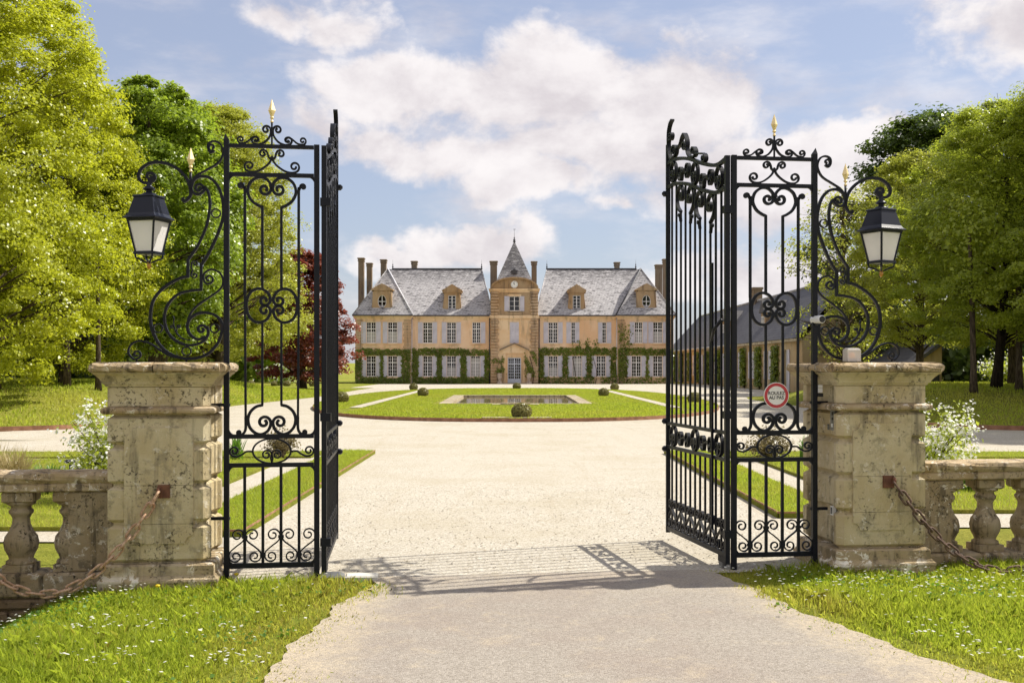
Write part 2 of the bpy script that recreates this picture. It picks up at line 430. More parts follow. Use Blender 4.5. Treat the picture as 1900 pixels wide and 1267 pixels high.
def rust_mat(name, a, b, sc):
    m, t, p = new_mat(name); c = world_pos(t); n = t.noise(c, sc, 5, 0.65)
    t.link(t.mix(t.smooth(n, 0.33, 0.68), a, b), p.inputs['Base Color']); p.inputs['Roughness'].default_value = 0.85
    bump(t, p, t.noise(c, sc*4, 3), 0.3, 0.004); return m
rust_mat('rusty_edging', (0.20, 0.095, 0.05), (0.33, 0.17, 0.095), 5)
rust_mat('rusty_chain', (0.33, 0.185, 0.10), (0.58, 0.40, 0.28), 30)
rust_mat('dark_rusty_chain', (0.07, 0.042, 0.030), (0.17, 0.105, 0.07), 30)
rust_mat('rusty_plate', (0.10, 0.04, 0.022), (0.18, 0.075, 0.04), 18)

def ground_mat():
    m, t, p = new_mat('ground_grass'); c = world_pos(t)
    n1 = t.noise(c, 0.30, 5, 0.6); n2 = t.noise(c, 3.0, 5, 0.65); n3 = t.noise(c, 28, 4, 0.7); n4 = t.noise(c, 0.07, 3)
    col = t.mix(t.smooth(n1, 0.30, 0.70), (0.20, 0.24, 0.026), (0.33, 0.32, 0.05))
    col = t.mix(t.smooth(n2, 0.35, 0.7, 0, 0.75), col, (0.165, 0.185, 0.02))
    col = t.mix(t.smooth(n4, 0.45, 0.62, 0, 0.35), col, (0.36, 0.30, 0.07))
    col = t.mix(t.smooth(n3, 0.30, 0.62), t.mix(0.45, col, (0.05, 0.075, 0.008)), col)
    t.link(col, p.inputs['Base Color']); p.inputs['Roughness'].default_value = 0.95; p.inputs['Specular IOR Level'].default_value = 0.1
    bump(t, p, t.math('ADD', n3, t.math('MULTIPLY', n2, 0.6)), 0.9, 0.06); return m
ground_mat()
def gravel_mat():
    m, t, p = new_mat('gravel'); c = world_pos(t)
    vc = t.voro(c, 75, 'F1', 'Color'); vd = t.voro(c, 75); n1 = t.noise(c, 0.55, 5, 0.6); n2 = t.noise(c, 5, 4, 0.65); n3 = t.noise(c, 34, 5, 0.8)
    sp = t.node('ShaderNodeSeparateColor'); t.link(vc, sp.inputs[0])
    col = t.mix(sp.outputs[0], (0.355, 0.32, 0.255), (0.62, 0.58, 0.50))
    col = t.mix(t.smooth(n1, 0.44, 0.66, 0, 0.55), col, (0.42, 0.375, 0.285))
    col = t.mix(t.smooth(n2, 0.54, 0.74, 0, 0.5), col, (0.34, 0.28, 0.19))
    tr_ = t.noise(t.mapping(c, scale=(1.9, 0.16, 1)), 1.5, 4, 0.6)
    col = t.mix(t.smooth(tr_, 0.54, 0.70, 0, 0.22), col, (0.36, 0.30, 0.20))
    col = t.mix(t.smooth(n3, 0.49, 0.64, 0, 0.75), col, (0.25, 0.20, 0.135))
    t.link(col, p.inputs['Base Color']); p.inputs['Roughness'].default_value = 0.95; p.inputs['Specular IOR Level'].default_value = 0.15
    bump(t, p, t.math('SUBTRACT', n3, t.math('MULTIPLY', vd, 0.25)), 0.55, 0.02); return m
gravel_mat()
def road_mat():
    m, t, p = new_mat('road'); c = world_pos(t)
    vc = t.voro(c, 95, 'F1', 'Color'); sp = t.node('ShaderNodeSeparateColor'); t.link(vc, sp.inputs[0]); vd = t.voro(c, 95)
    n1 = t.noise(c, 0.9, 6, 0.62, 0.3); n2 = t.noise(c, 4.5, 6, 0.7, 0.6); n3 = t.noise(c, 40, 3, 0.7)
    col = t.mix(sp.outputs[0], (0.225, 0.198, 0.165), (0.375, 0.338, 0.292))
    col = t.mix(t.smooth(n1, 0.40, 0.66, 0, 0.4), col, (0.245, 0.195, 0.165))
    # pale sand trodden in along both edges and in patches
    s = t.node('ShaderNodeSeparateXYZ'); t.link(c, s.inputs[0]); x, y = s.outputs[0], s.outputs[1]
    mid = t.math('MULTIPLY_ADD', y, -0.085, 1.10)
    off = t.math('ABSOLUTE', t.math('SUBTRACT', x, mid))
    half = t.math('MULTIPLY_ADD', y, -0.115, 2.50)
    edge = t.smooth(t.math('ADD', t.math('SUBTRACT', off, half), t.math('MULTIPLY_ADD', n2, 1.1, -0.55)), -0.50, 0.05)
    patch = t.smooth(t.math('ADD', n2, t.math('MULTIPLY', n1, 0.35)), 0.70, 0.88, 0, 0.6)
    near_gate = t.math('MULTIPLY', t.smooth(y, 8.0, 9.3), t.smooth(n2, 0.38, 0.62))
    sand = t.math('MAXIMUM', t.math('MAXIMUM', edge, patch), t.math('MULTIPLY', near_gate, 0.6))
    col = t.mix(t.math('MULTIPLY', sand, t.smooth(n3, 0.30, 0.62, 0.15, 0.75)), col, t.mix(n3, (0.36, 0.29, 0.19), (0.58, 0.495, 0.36)))
    col = t.mix(t.smooth(t.noise(c, 70, 3, 0.7), 0.60, 0.70, 0, 0.7), col, (0.10, 0.08, 0.065))
    t.link(col, p.inputs['Base Color']); p.inputs['Roughness'].default_value = 0.93; p.inputs['Specular IOR Level'].default_value = 0.2
    bump(t, p, t.math('SUBTRACT', n3, vd), 0.5, 0.008); return m
road_mat()
def water_mat():
    m, t, p = new_mat('pond_water')
    p.inputs['Base Color'].default_value = (0.26, 0.21, 0.125, 1); p.inputs['Roughness'].default_value = 0.04; p.inputs['IOR'].default_value = 1.33
    bump(t, p, t.noise(t.mapping(world_pos(t), scale=(1, 0.5, 1)), 2.5, 3), 0.05, 0.05); return m
water_mat()

def leaf_mat(name, c0, c1, trans=0.45, tcol=None, rough=0.36):
    m, t, p = new_mat(name); g = t.node('ShaderNodeNewGeometry'); n = t.noise(g.outputs['Position'], 0.55, 3, 0.6)
    f = t.math('ADD', t.math('MULTIPLY', g.outputs['Random Per Island'], 0.5), t.smooth(n, 0.3, 0.7, 0, 0.5))
    col = t.mix(f, c0, c1); t.link(col, p.inputs['Base Color']); p.inputs['Roughness'].default_value = rough; p.inputs['Specular IOR Level'].default_value = 0.55
    mx = t.node('ShaderNodeMixShader'); tr = t.node('ShaderNodeBsdfTranslucent'); mx.inputs[0].default_value = trans
    tc = tcol or tuple(min(1, x*1.9) for x in c1)
    t.link(t.mix(0.6, col, tc), tr.inputs[0])
    t.link(p.outputs[0], mx.inputs[1]); t.link(tr.outputs[0], mx.inputs[2]); t.link(mx.outputs[0], t.n['Material Output'].inputs[0]); return m
leaf_mat('leaf_lime', (0.24, 0.29, 0.014), (0.48, 0.495, 0.03), 0.45, (0.72, 0.76, 0.04))
leaf_mat('leaf_chestnut', (0.13, 0.195, 0.018), (0.28, 0.36, 0.03), 0.46, (0.50, 0.66, 0.05))
leaf_mat('leaf_yellow', (0.24, 0.265, 0.03), (0.43, 0.44, 0.055), 0.42, (0.62, 0.66, 0.07))
leaf_mat('leaf_copper', (0.13, 0.038, 0.024), (0.29, 0.095, 0.055), 0.35, (0.42, 0.07, 0.035))
leaf_mat('leaf_olive', (0.20, 0.225, 0.03), (0.40, 0.415, 0.06), 0.52, (0.68, 0.72, 0.08))
leaf_mat('leaf_green', (0.18, 0.235, 0.022), (0.38, 0.43, 0.045), 0.52, (0.66, 0.75, 0.07))
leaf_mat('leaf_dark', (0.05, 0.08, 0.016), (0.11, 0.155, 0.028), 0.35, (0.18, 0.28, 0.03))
leaf_mat('leaf_ivy', (0.09, 0.125, 0.014), (0.22, 0.275, 0.028), 0.35, (0.34, 0.44, 0.03))
leaf_mat('leaf_box', (0.19, 0.18, 0.05), (0.36, 0.32, 0.11), 0.25, (0.25, 0.25, 0.05))
leaf_mat('leaf_brown', (0.13, 0.105, 0.04), (0.26, 0.20, 0.08), 0.3, (0.3, 0.25, 0.1))
leaf_mat('leaf_iris', (0.06, 0.14, 0.02), (0.14, 0.26, 0.03), 0.35, (0.22, 0.42, 0.03))
leaf_mat('leaf_reed', (0.26, 0.20, 0.07), (0.42, 0.34, 0.14), 0.3, (0.5, 0.4, 0.2))
leaf_mat('petal_white', (0.72, 0.72, 0.66), (0.85, 0.85, 0.80), 0.35, (0.9, 0.9, 0.82))
leaf_mat('petal_yellow', (0.75, 0.55, 0.02), (0.85, 0.65, 0.03), 0.3)
def blade_mat():
    m, t, p = new_mat('grass_blade'); g = t.node('ShaderNodeNewGeometry')
    a = t.node('ShaderNodeAttribute', attribute_name='tint').outputs['Fac']; n = t.noise(g.outputs['Position'], 1.6, 4, 0.6)
    f = t.math('ADD', t.math('MULTIPLY', g.outputs['Random Per Island'], 0.5), t.smooth(n, 0.3, 0.7, 0, 0.5))
    col = t.mix(f, (0.20, 0.29, 0.02), (0.43, 0.49, 0.05)); dry = t.mix(g.outputs['Random Per Island'], (0.38, 0.27, 0.06), (0.52, 0.41, 0.12))
    col = t.mix(a, col, dry)
    t.link(col, p.inputs['Base Color']); p.inputs['Roughness'].default_value = 0.5; p.inputs['Specular IOR Level'].default_value = 0.3
    mx = t.node('ShaderNodeMixShader'); tr = t.node('ShaderNodeBsdfTranslucent'); mx.inputs[0].default_value = 0.52
    t.link(t.mix(0.5, col, (0.68, 0.78, 0.07)), tr.inputs[0])
    t.link(p.outputs[0], mx.inputs[1]); t.link(tr.outputs[0], mx.inputs[2]); t.link(mx.outputs[0], t.n['Material Output'].inputs[0])
blade_mat()
def bark_mat(name, a, b):
    m, t, p = new_mat(name); c = world_pos(t); n = t.noise(t.mapping(c, scale=(7, 7, 1.6)), 2.2, 5, 0.7)
    t.link(t.mix(t.smooth(n, 0.35, 0.68), a, b), p.inputs['Base Color']); p.inputs['Roughness'].default_value = 0.95; p.inputs['Specular IOR Level'].default_value = 0.1
    bump(t, p, n, 0.9, 0.05); return m
bark_mat('bark', (0.045, 0.034, 0.024), (0.135, 0.105, 0.075)); bark_mat('bark_dark', (0.016, 0.013, 0.010), (0.045, 0.036, 0.027))
M = MATS
# ------------------------------------------------------------------ terrain and ground surfaces
AX = 0.15                                   # axis of the drive, the gate and the house
def G(x, y):
    x = np.asarray(x, float); y = np.asarray(y, float)
    z = -0.37*sstep(-x, 3.0, 4.3)*sstep(-y, -9.0, -8.78)            # ditch along the left balustrade
    z = z - 0.10*sstep(x, 3.3, 5.2)*sstep(-y, -9.5, -9.1)
    bl = sstep(-x, 11.9, 17.0)*sstep(y, 29.5, 47.0)*(1-sstep(y, 60, 84)*.92)*1.05 + sstep(-x, 34, 80)*sstep(y, 40, 140)*2.0
    br = sstep(x, 12.2, 15.5)*sstep(y, 30.0, 44.0)*(1-sstep(y, 52, 66)*sstep(-x, -30, -22))*0.95 + sstep(x, 32, 70)*sstep(y, 40, 140)*2.0
    far = sstep(y, 150, 420)*1.5
    return z + bl + br + far
def axis_grid(a, spec):
    o = [a]
    for end, step in spec:
        while o[-1] < end - 1e-6: o.append(min(o[-1]+step, end))
    return np.array(o)
gx = axis_grid(-4000, [(-400, 600), (-100, 40), (-24, 4), (-6, 0.8), (6, 0.25), (24, 0.8), (100, 4), (400, 40), (4000, 600)])
gy = axis_grid(-60, [(0, 8), (5, 1), (12, 0.25), (60, 0.9), (160, 4), (520, 24), (6000, 700)])
XX, YY = np.meshgrid(gx, gy); ZZ = G(XX, YY) - 0.012
me = bpy.data.meshes.new('ground'); nx, ny = len(gx), len(gy)
idx = np.arange(nx*ny).reshape(ny, nx)
quads = np.stack([idx[:-1, :-1], idx[:-1, 1:], idx[1:, 1:], idx[1:, :-1]], -1).reshape(-1, 4)
me.from_pydata(np.stack([XX, YY, ZZ], -1).reshape(-1, 3).tolist(), [], quads.tolist()); me.polygons.foreach_set('use_smooth', [True]*len(quads))
structure(mesh_obj('ground', me, M['ground_grass']))

def sheet(name, poly, z, mat):
    mb = MB(); n = len(poly); mb.add([(x, y, z) for x, y in poly], [tuple(range(n))])
    return structure(mb.build(name, M[mat]))
TH = math.atan(0.127); CT, ST = cos(TH), sin(TH); GY = 9.256; U0 = 0.15
def GW(u, v, z=0.0): return Vector((u*CT - v*ST, GY + u*ST + v*CT, z))
def gxy(u, v): p = GW(u, v); return (p.x, p.y)
# gravel court with a drive running off to either side behind the front lawns
court = [gxy(-3.0, -0.12), gxy(3.3, -0.12), (3.4, 12.0), (9.5, 12.0), (9.5, 22.0), (30, 24.5), (30, 29.6), (12.6, 30.6), (12.4, 44), (15.2, 60), (18.6, 80), (18.6, 113.9),
         (-22, 113.9), (-22, 98), (-11.2, 92), (-11.4, 84), (-11.0, 64), (-12.3, 48), (-11.6, 33.2), (-13.4, 29.8), (-18, 28.2), (-18, 27.4), (-11, 26.2), (-18, 24.6), (-30, 23.6), (-30, 22.6), (-9.5, 21.8), (-9.5, 11.0), (-3.2, 11.0)]
sheet('gravel_court', court, 0.004, 'gravel')
# edge of the tarred drive: outside the gate, with ragged sandy borders
rL = [(-1.10, 9.02), (-1.13, 8.6), (-1.24, 8.0), (-1.30, 7.3), (-1.36, 6.4), (-1.42, 5.6), (-1.8, 4), (-2.6, 2), (-4, -3), (-8, -12)]
rR = [(1.62, 9.42), (1.74, 9.15), (1.86, 8.6), (2.06, 7.7), (2.36, 6.8), (2.66, 6.1), (3.1, 5.3), (4, 4), (6, 1.5), (9, -3), (13, -12)]
def densify(p, n, amp, seed):
    return [(x + amp*(sin(y*5.1+seed)+.7*sin(y*11.3+2*seed)+.5*sin(y*27+seed)), y) for x, y in cr(p, n)]
rLd = densify(rL, 22, 0.022, 1); rRd = densify(rR, 22, 0.022, 2)
sheet('driveway', [(-1.0, 9.15), (-1.12, 9.06)] + rLd + list(reversed(rRd)) + [(1.6, 9.48)], 0.008, 'road')

# grass: blades as real geometry
def blades(name, X, Y, Z, length, width, lean, rng, tint, seg=2):
    n = len(X); a = rng.uniform(0, 2*pi, n); L = length*rng.uniform(0.55, 1.25, n); d = rng.uniform(0.15, 1.0, n)*lean
    da = rng.uniform(0, 2*pi, n); W = width*rng.uniform(0.7, 1.3, n)
    sx, sy = np.cos(a)*W/2, np.sin(a)*W/2; lx, ly = np.cos(da)*d*L, np.sin(da)*d*L
    B = np.stack([X, Y, Z], 1); S = np.stack([sx, sy, 0*sx], 1)
    T = B + np.stack([lx, ly, L*np.sqrt(np.maximum(0.1, 1-d*d*0.8))], 1)
    if seg == 1:
        V = np.stack([B-S, B+S, T], 1).reshape(-1, 3); return faces_mesh(name, V, 3, tint)
    Mi = B + np.stack([lx*0.3, ly*0.3, L*0.58], 1)
    V = np.stack([B-S, B+S, Mi+S*0.75, T, Mi-S*0.75], 1).reshape(-1, 3); return faces_mesh(name, V, 5, tint)
def pts_in(poly, dens, rng, inside=None):
    P = np.array(poly); lo = P.min(0); hi = P.max(0); n = int((hi-lo).prod()*dens)
    X = rng.uniform(lo[0], hi[0], n); Y = rng.uniform(lo[1], hi[1], n); k = in_poly(X, Y, poly); return X[k], Y[k]
def edge_dist(X, Y, line):
    d = np.full(len(X), 99.0); L = np.array(line)
    for i in range(len(L)-1):
        a = L[i]; b = L[i+1]-a; t = np.clip(((X-a[0])*b[0]+(Y-a[1])*b[1])/max((b**2).sum(), 1e-9), 0, 1)
        d = np.minimum(d, np.hypot(X-a[0]-t*b[0], Y-a[1]-t*b[1]))
    return d
def front(u): return gxy(u, -0.30)
vL = [gxy(-1.22, -0.12), gxy(-1.75, -0.16), gxy(-2.35, -0.14), gxy(-2.36, -0.31), gxy(-3.22, -0.31), gxy(-3.25, -0.06), gxy(-6.2, -0.06), (-7, 5), (-1.5, 5)] + [p for p in reversed(rL[:6])]
vR = [gxy(1.60, 0.0), gxy(2.0, -0.1), gxy(2.64, -0.1), gxy(2.64, -0.31), gxy(3.52, -0.31), gxy(3.55, -0.06), gxy(6.6, -0.06), (7, 5), (3.35, 5)] + [p for p in reversed(rR[:7])]
def nz(X, Y, f, seed):
    r = np.random.default_rng(seed); s = 0
    for i in range(6):
        a, b, ph = r.normal(0, f), r.normal(0, f), r.uniform(0, 6.28); s = s + np.sin(a*X+b*Y+ph)
    return s/3.0
for (nm, poly, line, sd, lab) in (('grass_verge', vL, rL, 11, 'sunlit daisy-dotted grass verge before the pillar left of the drive'), ('grass_verge', vR, rR, 12, 'sunlit daisy-dotted grass verge before the pillar right of the drive')):
    rng = np.random.default_rng(sd); X, Y = pts_in(poly, 5200, rng)
    keep = (np.abs(X/np.maximum(Y, 0.1)) < 0.78) & (Y > 5.3); X, Y = X[keep], Y[keep]; d = edge_dist(X, Y, line); sh = (d < .22)*np.abs(rng.normal(0, .11, len(X)))*(1 if sd == 11 else -1)*np.clip(.75+.7*nz(X, Y, 5, sd+1), .1, 2); X = X+np.where(Y < 8.8, sh, 0)
    d = edge_dist(X, Y, line); thin = rng.uniform(0, 1, len(X)) < np.clip(0.55 + d*2.4 + 0.30*nz(X, Y, 4, 5), 0.25, 1); X, Y, d = X[thin], Y[thin], d[thin]
    dry = np.clip(1.05 - d/0.50 + 0.5*nz(X, Y, 3, sd), 0, 1)*rng.uniform(0.3, 1, len(X)); dry = np.maximum(dry, (rng.uniform(0, 1, len(X)) < 0.06)*0.8)
    Ln = 0.060*(1 + 0.75*nz(X, Y, 2.2, sd+9))*np.clip(0.62+d*1.2, 0.62, 1.15)
    Ln = np.maximum(Ln, 0.034)
    stuff(mesh_obj(nm, blades(nm, X, Y, G(X, Y)-0.012, Ln, 0.0062, 0.95, rng, dry), M['grass_blade']), lab, 'grass')
    # clover and weed leaves low in the sward
    k = rng.uniform(0, 1, len(X)) < 0.05; k &= nz(X, Y, 1.6, sd+3) > 0.1
    P = np.stack([X[k], Y[k], G(X[k], Y[k])+rng.uniform(0.012, 0.045, k.sum())], 1)
    stuff(mesh_obj('clover_leaves', faces_mesh('clover_leaves', leaf_quads(P, 0.030, np.tile([0, 0, 1.0], (len(P), 1)), rng, 0.8), 4), M['leaf_iris']),
          'low clover leaves in the grass verge ' + ('left' if sd == 11 else 'right') + ' of the drive', 'clover')
    # daisies
    mb = MB(); cs = [(random.uniform(*( (-4.0, -1.5) if sd == 11 else (1.9, 4.6))), random.uniform(6.3, 8.9)) for _ in range(16)]
    made = 0
    dX, dY = pts_in(poly, 190, rng)
    for x, y in zip(dX, dY):
        if abs(x/y) > 0.75 or y < 5.3: continue
        near = min(math.hypot(x-a, (y-b)) for a, b in cs)
        back = (y > 8.0) if sd == 12 else False
        if random.random() > (0.85 if near < 0.20 else 0.05 + 0.30*back): continue
        z = float(G(x, y)) + random.uniform(0.050, 0.085); r = random.uniform(0.009, 0.0135); tx, ty = random.uniform(-.35, .35), random.uniform(-.5, .2)
        vs = [(x, y, z+0.003)] + [(x+r*cos(q), y+r*sin(q), z+tx*r*cos(q)+ty*r*sin(q)) for q in [i*pi/3.5 for i in range(7)]]
        mb.add(vs, [(0, i+1, (i+1) % 7+1) for i in range(7)]); made += 1
    stuff(mb.build('daisies', M['petal_white']), 'small white daisies in the grass verge ' + ('left' if sd == 11 else 'right') + ' of the drive', 'daisies')

# raised front lawns behind the gate, with rusty steel edging and a narrow gravel path
def lawn(name, poly, z, label, edge_sides=(), dens=0, blade=0.035, seed=1, ew=0.012, eh=0.02):
    n = len(poly); mb = MB(); mb.add([(x, y, z) for x, y in poly] + [(x, y, -0.02) for x, y in poly], [tuple(range(n))] + [(i+n, (i+1) % n+n, (i+1) % n, i) for i in range(n)])
    o = structure(mb.build(name, M['ground_grass'])); o['label'] = label
    if dens:
        rng = np.random.default_rng(seed); X, Y = pts_in(poly, dens, rng)
        k = np.abs(X/Y) < 0.5; X, Y = X[k], Y[k]
        dry = np.clip(0.45*nz(X, Y, 1.2, seed)+0.15, 0, 0.8)*rng.uniform(0, 1, len(X))
        b = mesh_obj('grass_blades', blades('grass_blades', X, Y, np.full(len(X), z), np.full(len(X), blade), 0.008, 0.9, rng, dry, 1), M['grass_blade'], o)
        b['kind'] = 'stuff'
    for k, (i, j) in enumerate(edge_sides):
        pts = [poly[a % n] for a in range(i, j+1)]; e = MB(); P = np.array(pts)
        T = np.zeros_like(P); T[1:-1] = P[2:]-P[:-2] if len(P) > 2 else 0; T[0] = P[1]-P[0]; T[-1] = P[-1]-P[-2]; T = unit(T); N = np.stack([T[:, 1], -T[:, 0]], 1)
        O = P + N*(ew+0.003); I = P + N*0.003; vs = []
        for a in range(len(P)):
            vs += [(I[a, 0], I[a, 1], -0.02), (O[a, 0], O[a, 1], -0.02), (O[a, 0], O[a, 1], z+eh), (I[a, 0], I[a, 1], z+eh)]
        fs = [(a*4+k1, a*4+(k1+1) % 4, (a+1)*4+(k1+1) % 4, (a+1)*4+k1) for a in range(len(P)-1) for k1 in range(4)] + [(3, 2, 1, 0), tuple(4*(len(P)-1)+q for q in range(4))]
        e.add(vs, fs); e.build('steel_edging', M['rusty_edging'], o)
    return o
for s, nm in ((-1, 'left'), (1, 'right')):
    X = lambda a: AX + s*a
    y0 = 11.3 if s < 0 else 12.7
    inner = [(X(2.83), y0), (X(2.83), 22.2), (X(3.66), 22.45), (X(3.66), y0)]; outer = [(X(4.25), y0+0.4), (X(4.25), 20.5), (X(11.5), 20.2), (X(11.5), y0+0.4)]
    strip = [(X(3.9), 21.1), (X(3.75), 22.47), (X(12.6), 22.2), (X(12.6), 20.85)]
    es_i, es_o = [(0, 1), (3, 4)], [(0, 1)]
    if s < 0: inner, outer, strip = rev(inner), rev(outer), rev(strip); es_i, es_o = [(2, 3), (3, 4)], [(2, 3)]
    else: pass
    lawn('lawn', inner, 0.06, 'narrow lawn strip inside the gate on the ' + nm + ' of the drive', es_i, 1700, 0.045, 20+s)
    lawn('lawn', outer, 0.05, 'small lawn behind the ' + nm + ' balustrade', (), 700, 0.06, 30+s)
    lawn('lawn', strip, 0.04, 'thin grass strip before the side drive on the ' + nm, (), 500, 0.05, 40+s)

# the long rounded lawn with the pond in front of the house
def superell(cx, cy, a, b, n, k=72, e=0):
    o = []
    for i in range(k):
        q = 2*pi*i/k; c, s = cos(q), sin(q)
        o.append((cx + (a+e)*abs(c)**(2/n)*(1 if c >= 0 else -1), cy + (b+e)*abs(s)**(2/n)*(1 if s >= 0 else -1)))
    return o
isl = superell(AX, 60.3, 9.2, 25.3, 2.5)
PX, PY0, PY1 = 2.80, 49.6, 62.0                                           # pond opening half-width, front and back
hole = [(AX-PX, PY0), (AX+PX, PY0), (AX+PX, PY1), (AX-PX, PY1)]
def ring_mesh(outer, x0, x1, y0, y1, z):
    """grass sheet between an outer outline and a rectangular hole: four strips"""
    mb = MB(); X = np.array(outer)
    ang = lambda p: atan2(p[1]-(y0+y1)/2, p[0]-(x0+x1)/2)
    def on_rect(p):
        dx, dy = p[0]-(x0+x1)/2, p[1]-(y0+y1)/2; hx, hy = (x1-x0)/2, (y1-y0)/2
        k = min(hx/max(abs(dx), 1e-9), hy/max(abs(dy), 1e-9)); return ((x0+x1)/2+dx*k, (y0+y1)/2+dy*k)
    n = len(outer); inn = [on_rect(p) for p in outer]
    # snap the nearest inner points onto the corners
    for c in ((x0, y0), (x1, y0), (x1, y1), (x0, y1)):
        j = min(range(n), key=lambda i: math.hypot(inn[i][0]-c[0], inn[i][1]-c[1])); inn[j] = c
    vs = [(x, y, z) for x, y in outer] + [(x, y, z+0.02) for x, y in inn] + [(x, y, -0.02) for x, y in outer]
    fs = [(i, (i+1) % n, (i+1) % n+n, i+n) for i in range(n)] + [(i+2*n, (i+1) % n+2*n, (i+1) % n, i) for i in range(n)]
    mb.add(vs, fs); return mb
lo = structure(ring_mesh(isl, AX-PX, AX+PX, PY0, PY1, 0.09).build('lawn', M['ground_grass'])); lo['label'] = 'long rounded lawn around the pond before the house'
n = len(isl); e = MB(); o2 = superell(AX, 60.3, 9.2, 25.3, 2.5, e=0.02)
e.add([(x, y, z) for (x, y), z in [(p, -0.02) for p in o2]] + [(x, y, 0.12) for x, y in o2] + [(x, y, 0.12) for x, y in isl], [(i, (i+1) % n, (i+1) % n+n, i+n) for i in range(n)] + [(i+n, (i+1) % n+n, (i+1) % n+2*n, i+2*n) for i in range(n)])
e.build('steel_edging', M['rusty_edging'], lo)
rng = np.random.default_rng(3); gX, gY = pts_in(isl, 240, rng); k = ~in_poly(gX, gY, [(AX-PX-.8, PY0-.8), (AX+PX+.8, PY0-.8), (AX+PX+.8, PY1+.8), (AX-PX-.8, PY1+.8)]) & (np.abs(np.abs(gX-AX)-6.3) > 0.3); gX, gY = gX[k], gY[k]
b = mesh_obj('grass_blades', blades('grass_blades', gX, gY, np.full(len(gX), 0.088), np.full(len(gX), 0.07), 0.035, 0.9, rng, np.clip(0.3*nz(gX, gY, 0.7, 4)+0.12, 0, 0.6), 1), M['grass_blade'], lo); b['kind'] = 'stuff'
for s, nm in ((-1, 'left'), (1, 'right')):
    x0, x1 = sorted((AX+s*6.05, AX+s*6.55)); o = sheet('path', [(x0, 44.5), (x1, 44.5), (x1, 76), (x0, 76)], 0.117, 'gravel'); o['label'] = 'narrow gravel path along the ' + nm + ' side of the pond lawn'
# pond: coping stones, walls, water
pond = thing('pond', 'long low pond with pale stone coping in the rounded lawn', 'pond', (AX, (PY0+PY1)/2, 0))
hy = (PY1-PY0)/2
for (x0, x1, y0, y1, nn, ax) in ((-PX-.55, PX+.55, -hy-.42, -hy, 8, 0), (-PX-.55, PX+.55, hy, hy+.42, 8, 0), (-PX-.55, -PX, -hy+.004, hy-.004, 14, 1), (PX, PX+.55, -hy+.004, hy-.004, 14, 1)):
    for i in range(nn):
        if ax == 0: q0, q1 = x0+(x1-x0)*i/nn, x0+(x1-x0)*(i+1)/nn; mb = MB().box(q0+.008, q1-.008, y0, y1, -.3, (.120 if y0 < 0 else .165)+random.uniform(-.006, .006))
        else: q0, q1 = y0+(y1-y0)*i/nn, y0+(y1-y0)*(i+1)/nn; mb = MB().box(x0, x1, q0+.008, q1-.008, -.3, .122+.042*i/nn+random.uniform(-.004, .004))
        mb.build('coping_stone', M['coping_stone'], pond)
wl = MB()
for (x0, x1, y0, y1) in ((-PX-.2, PX+.2, hy+.02, hy+.25), (-PX-.2, PX+.2, -hy-.25, -hy-.02), (-PX-.25, -PX-.02, -hy-.02, hy+.02), (PX+.02, PX+.25, -hy-.02, hy+.02)): wl.box(x0, x1, y0, y1, -.9, -.32)
wl.build('basin_wall', M['wall_stone'], pond)
wa = MB(); wa.add([(AX-PX-.1, PY0-.1, 0.062), (AX+PX+.1, PY0-.1, 0.062), (AX+PX+.1, PY1+.1, 0.062), (AX-PX-.1, PY1+.1, 0.062)], [(0, 1, 2, 3)]); structure(wa.build('water', M['pond_water']))
st = MB().box(-1.0, 1.0, -.35, .35, 0, .045); st.box(-.62, .62, -.22, .22, .045, .10); tag(st.build('stone_step', M['coping_stone'], None, (AX, 47.9, 0.095)), 'small stone step in the grass before the pond', 'step')
st = MB().box(-1.1, 1.1, -.2, .2, 0, .035); tag(st.build('stone_slab', M['coping_stone'], None, (AX, 35.75, 0.09)), 'flat stone slab under the large clipped ball at the lawn front', 'slab')

# rusty edging and grass lips at the foot of the banks
for nm, pts, lab in (('bank_edging', [(-18, 28.3), (-13.4, 29.95), (-11.75, 33.3), (-12.4, 48)], 'rusty steel edging at the foot of the grass bank on the left'), ('bank_edging', [(30, 29.8), (12.7, 30.8), (12.5, 44)], 'rusty steel edging at the foot of the shaded bank on the right')):
    e = MB(); q = cr(pts, 8)
    for a, b in zip(q[:-1], q[1:]):
        za, zb = float(G(*a)), float(G(*b)); e.add([(a[0], a[1], za-.03), (b[0], b[1], zb-.03), (b[0], b[1], zb+.13), (a[0], a[1], za+.13), (a[0]+.02, a[1]+.03, za+.13), (b[0]+.02, b[1]+.03, zb+.13)], [(0, 1, 2, 3), (3, 2, 5, 4)])
    tag(e.build(nm, M['rusty_edging']), lab, 'edging')
# long grass of the banks, left in the sun and right in the shade
for nm, poly, lab, sd in (('bank_grass', [(-36, 30), (-18, 28.5), (-13.6, 30.2), (-12, 33.4), (-12.6, 48), (-11.4, 64), (-11.8, 84), (-40, 84)], 'grass of the sunlit bank under the trees on the left', 5), ('bank_grass', [(13, 31), (34, 30), (36, 56), (16, 58), (12.8, 44)], 'grass of the tree-shaded bank on the right', 6)):
    rng = np.random.default_rng(sd); X, Y = pts_in(poly, 62, rng); k = np.abs(X/Y) < 0.52; X, Y = X[k], Y[k]
    stuff(mesh_obj(nm, blades(nm, X, Y, G(X, Y)-0.02, np.full(len(X), 0.13), 0.05, 0.9, rng, np.clip(0.35*nz(X, Y, 0.5, sd)+0.12, 0, 0.7), 1), M['grass_blade']), lab, 'grass')
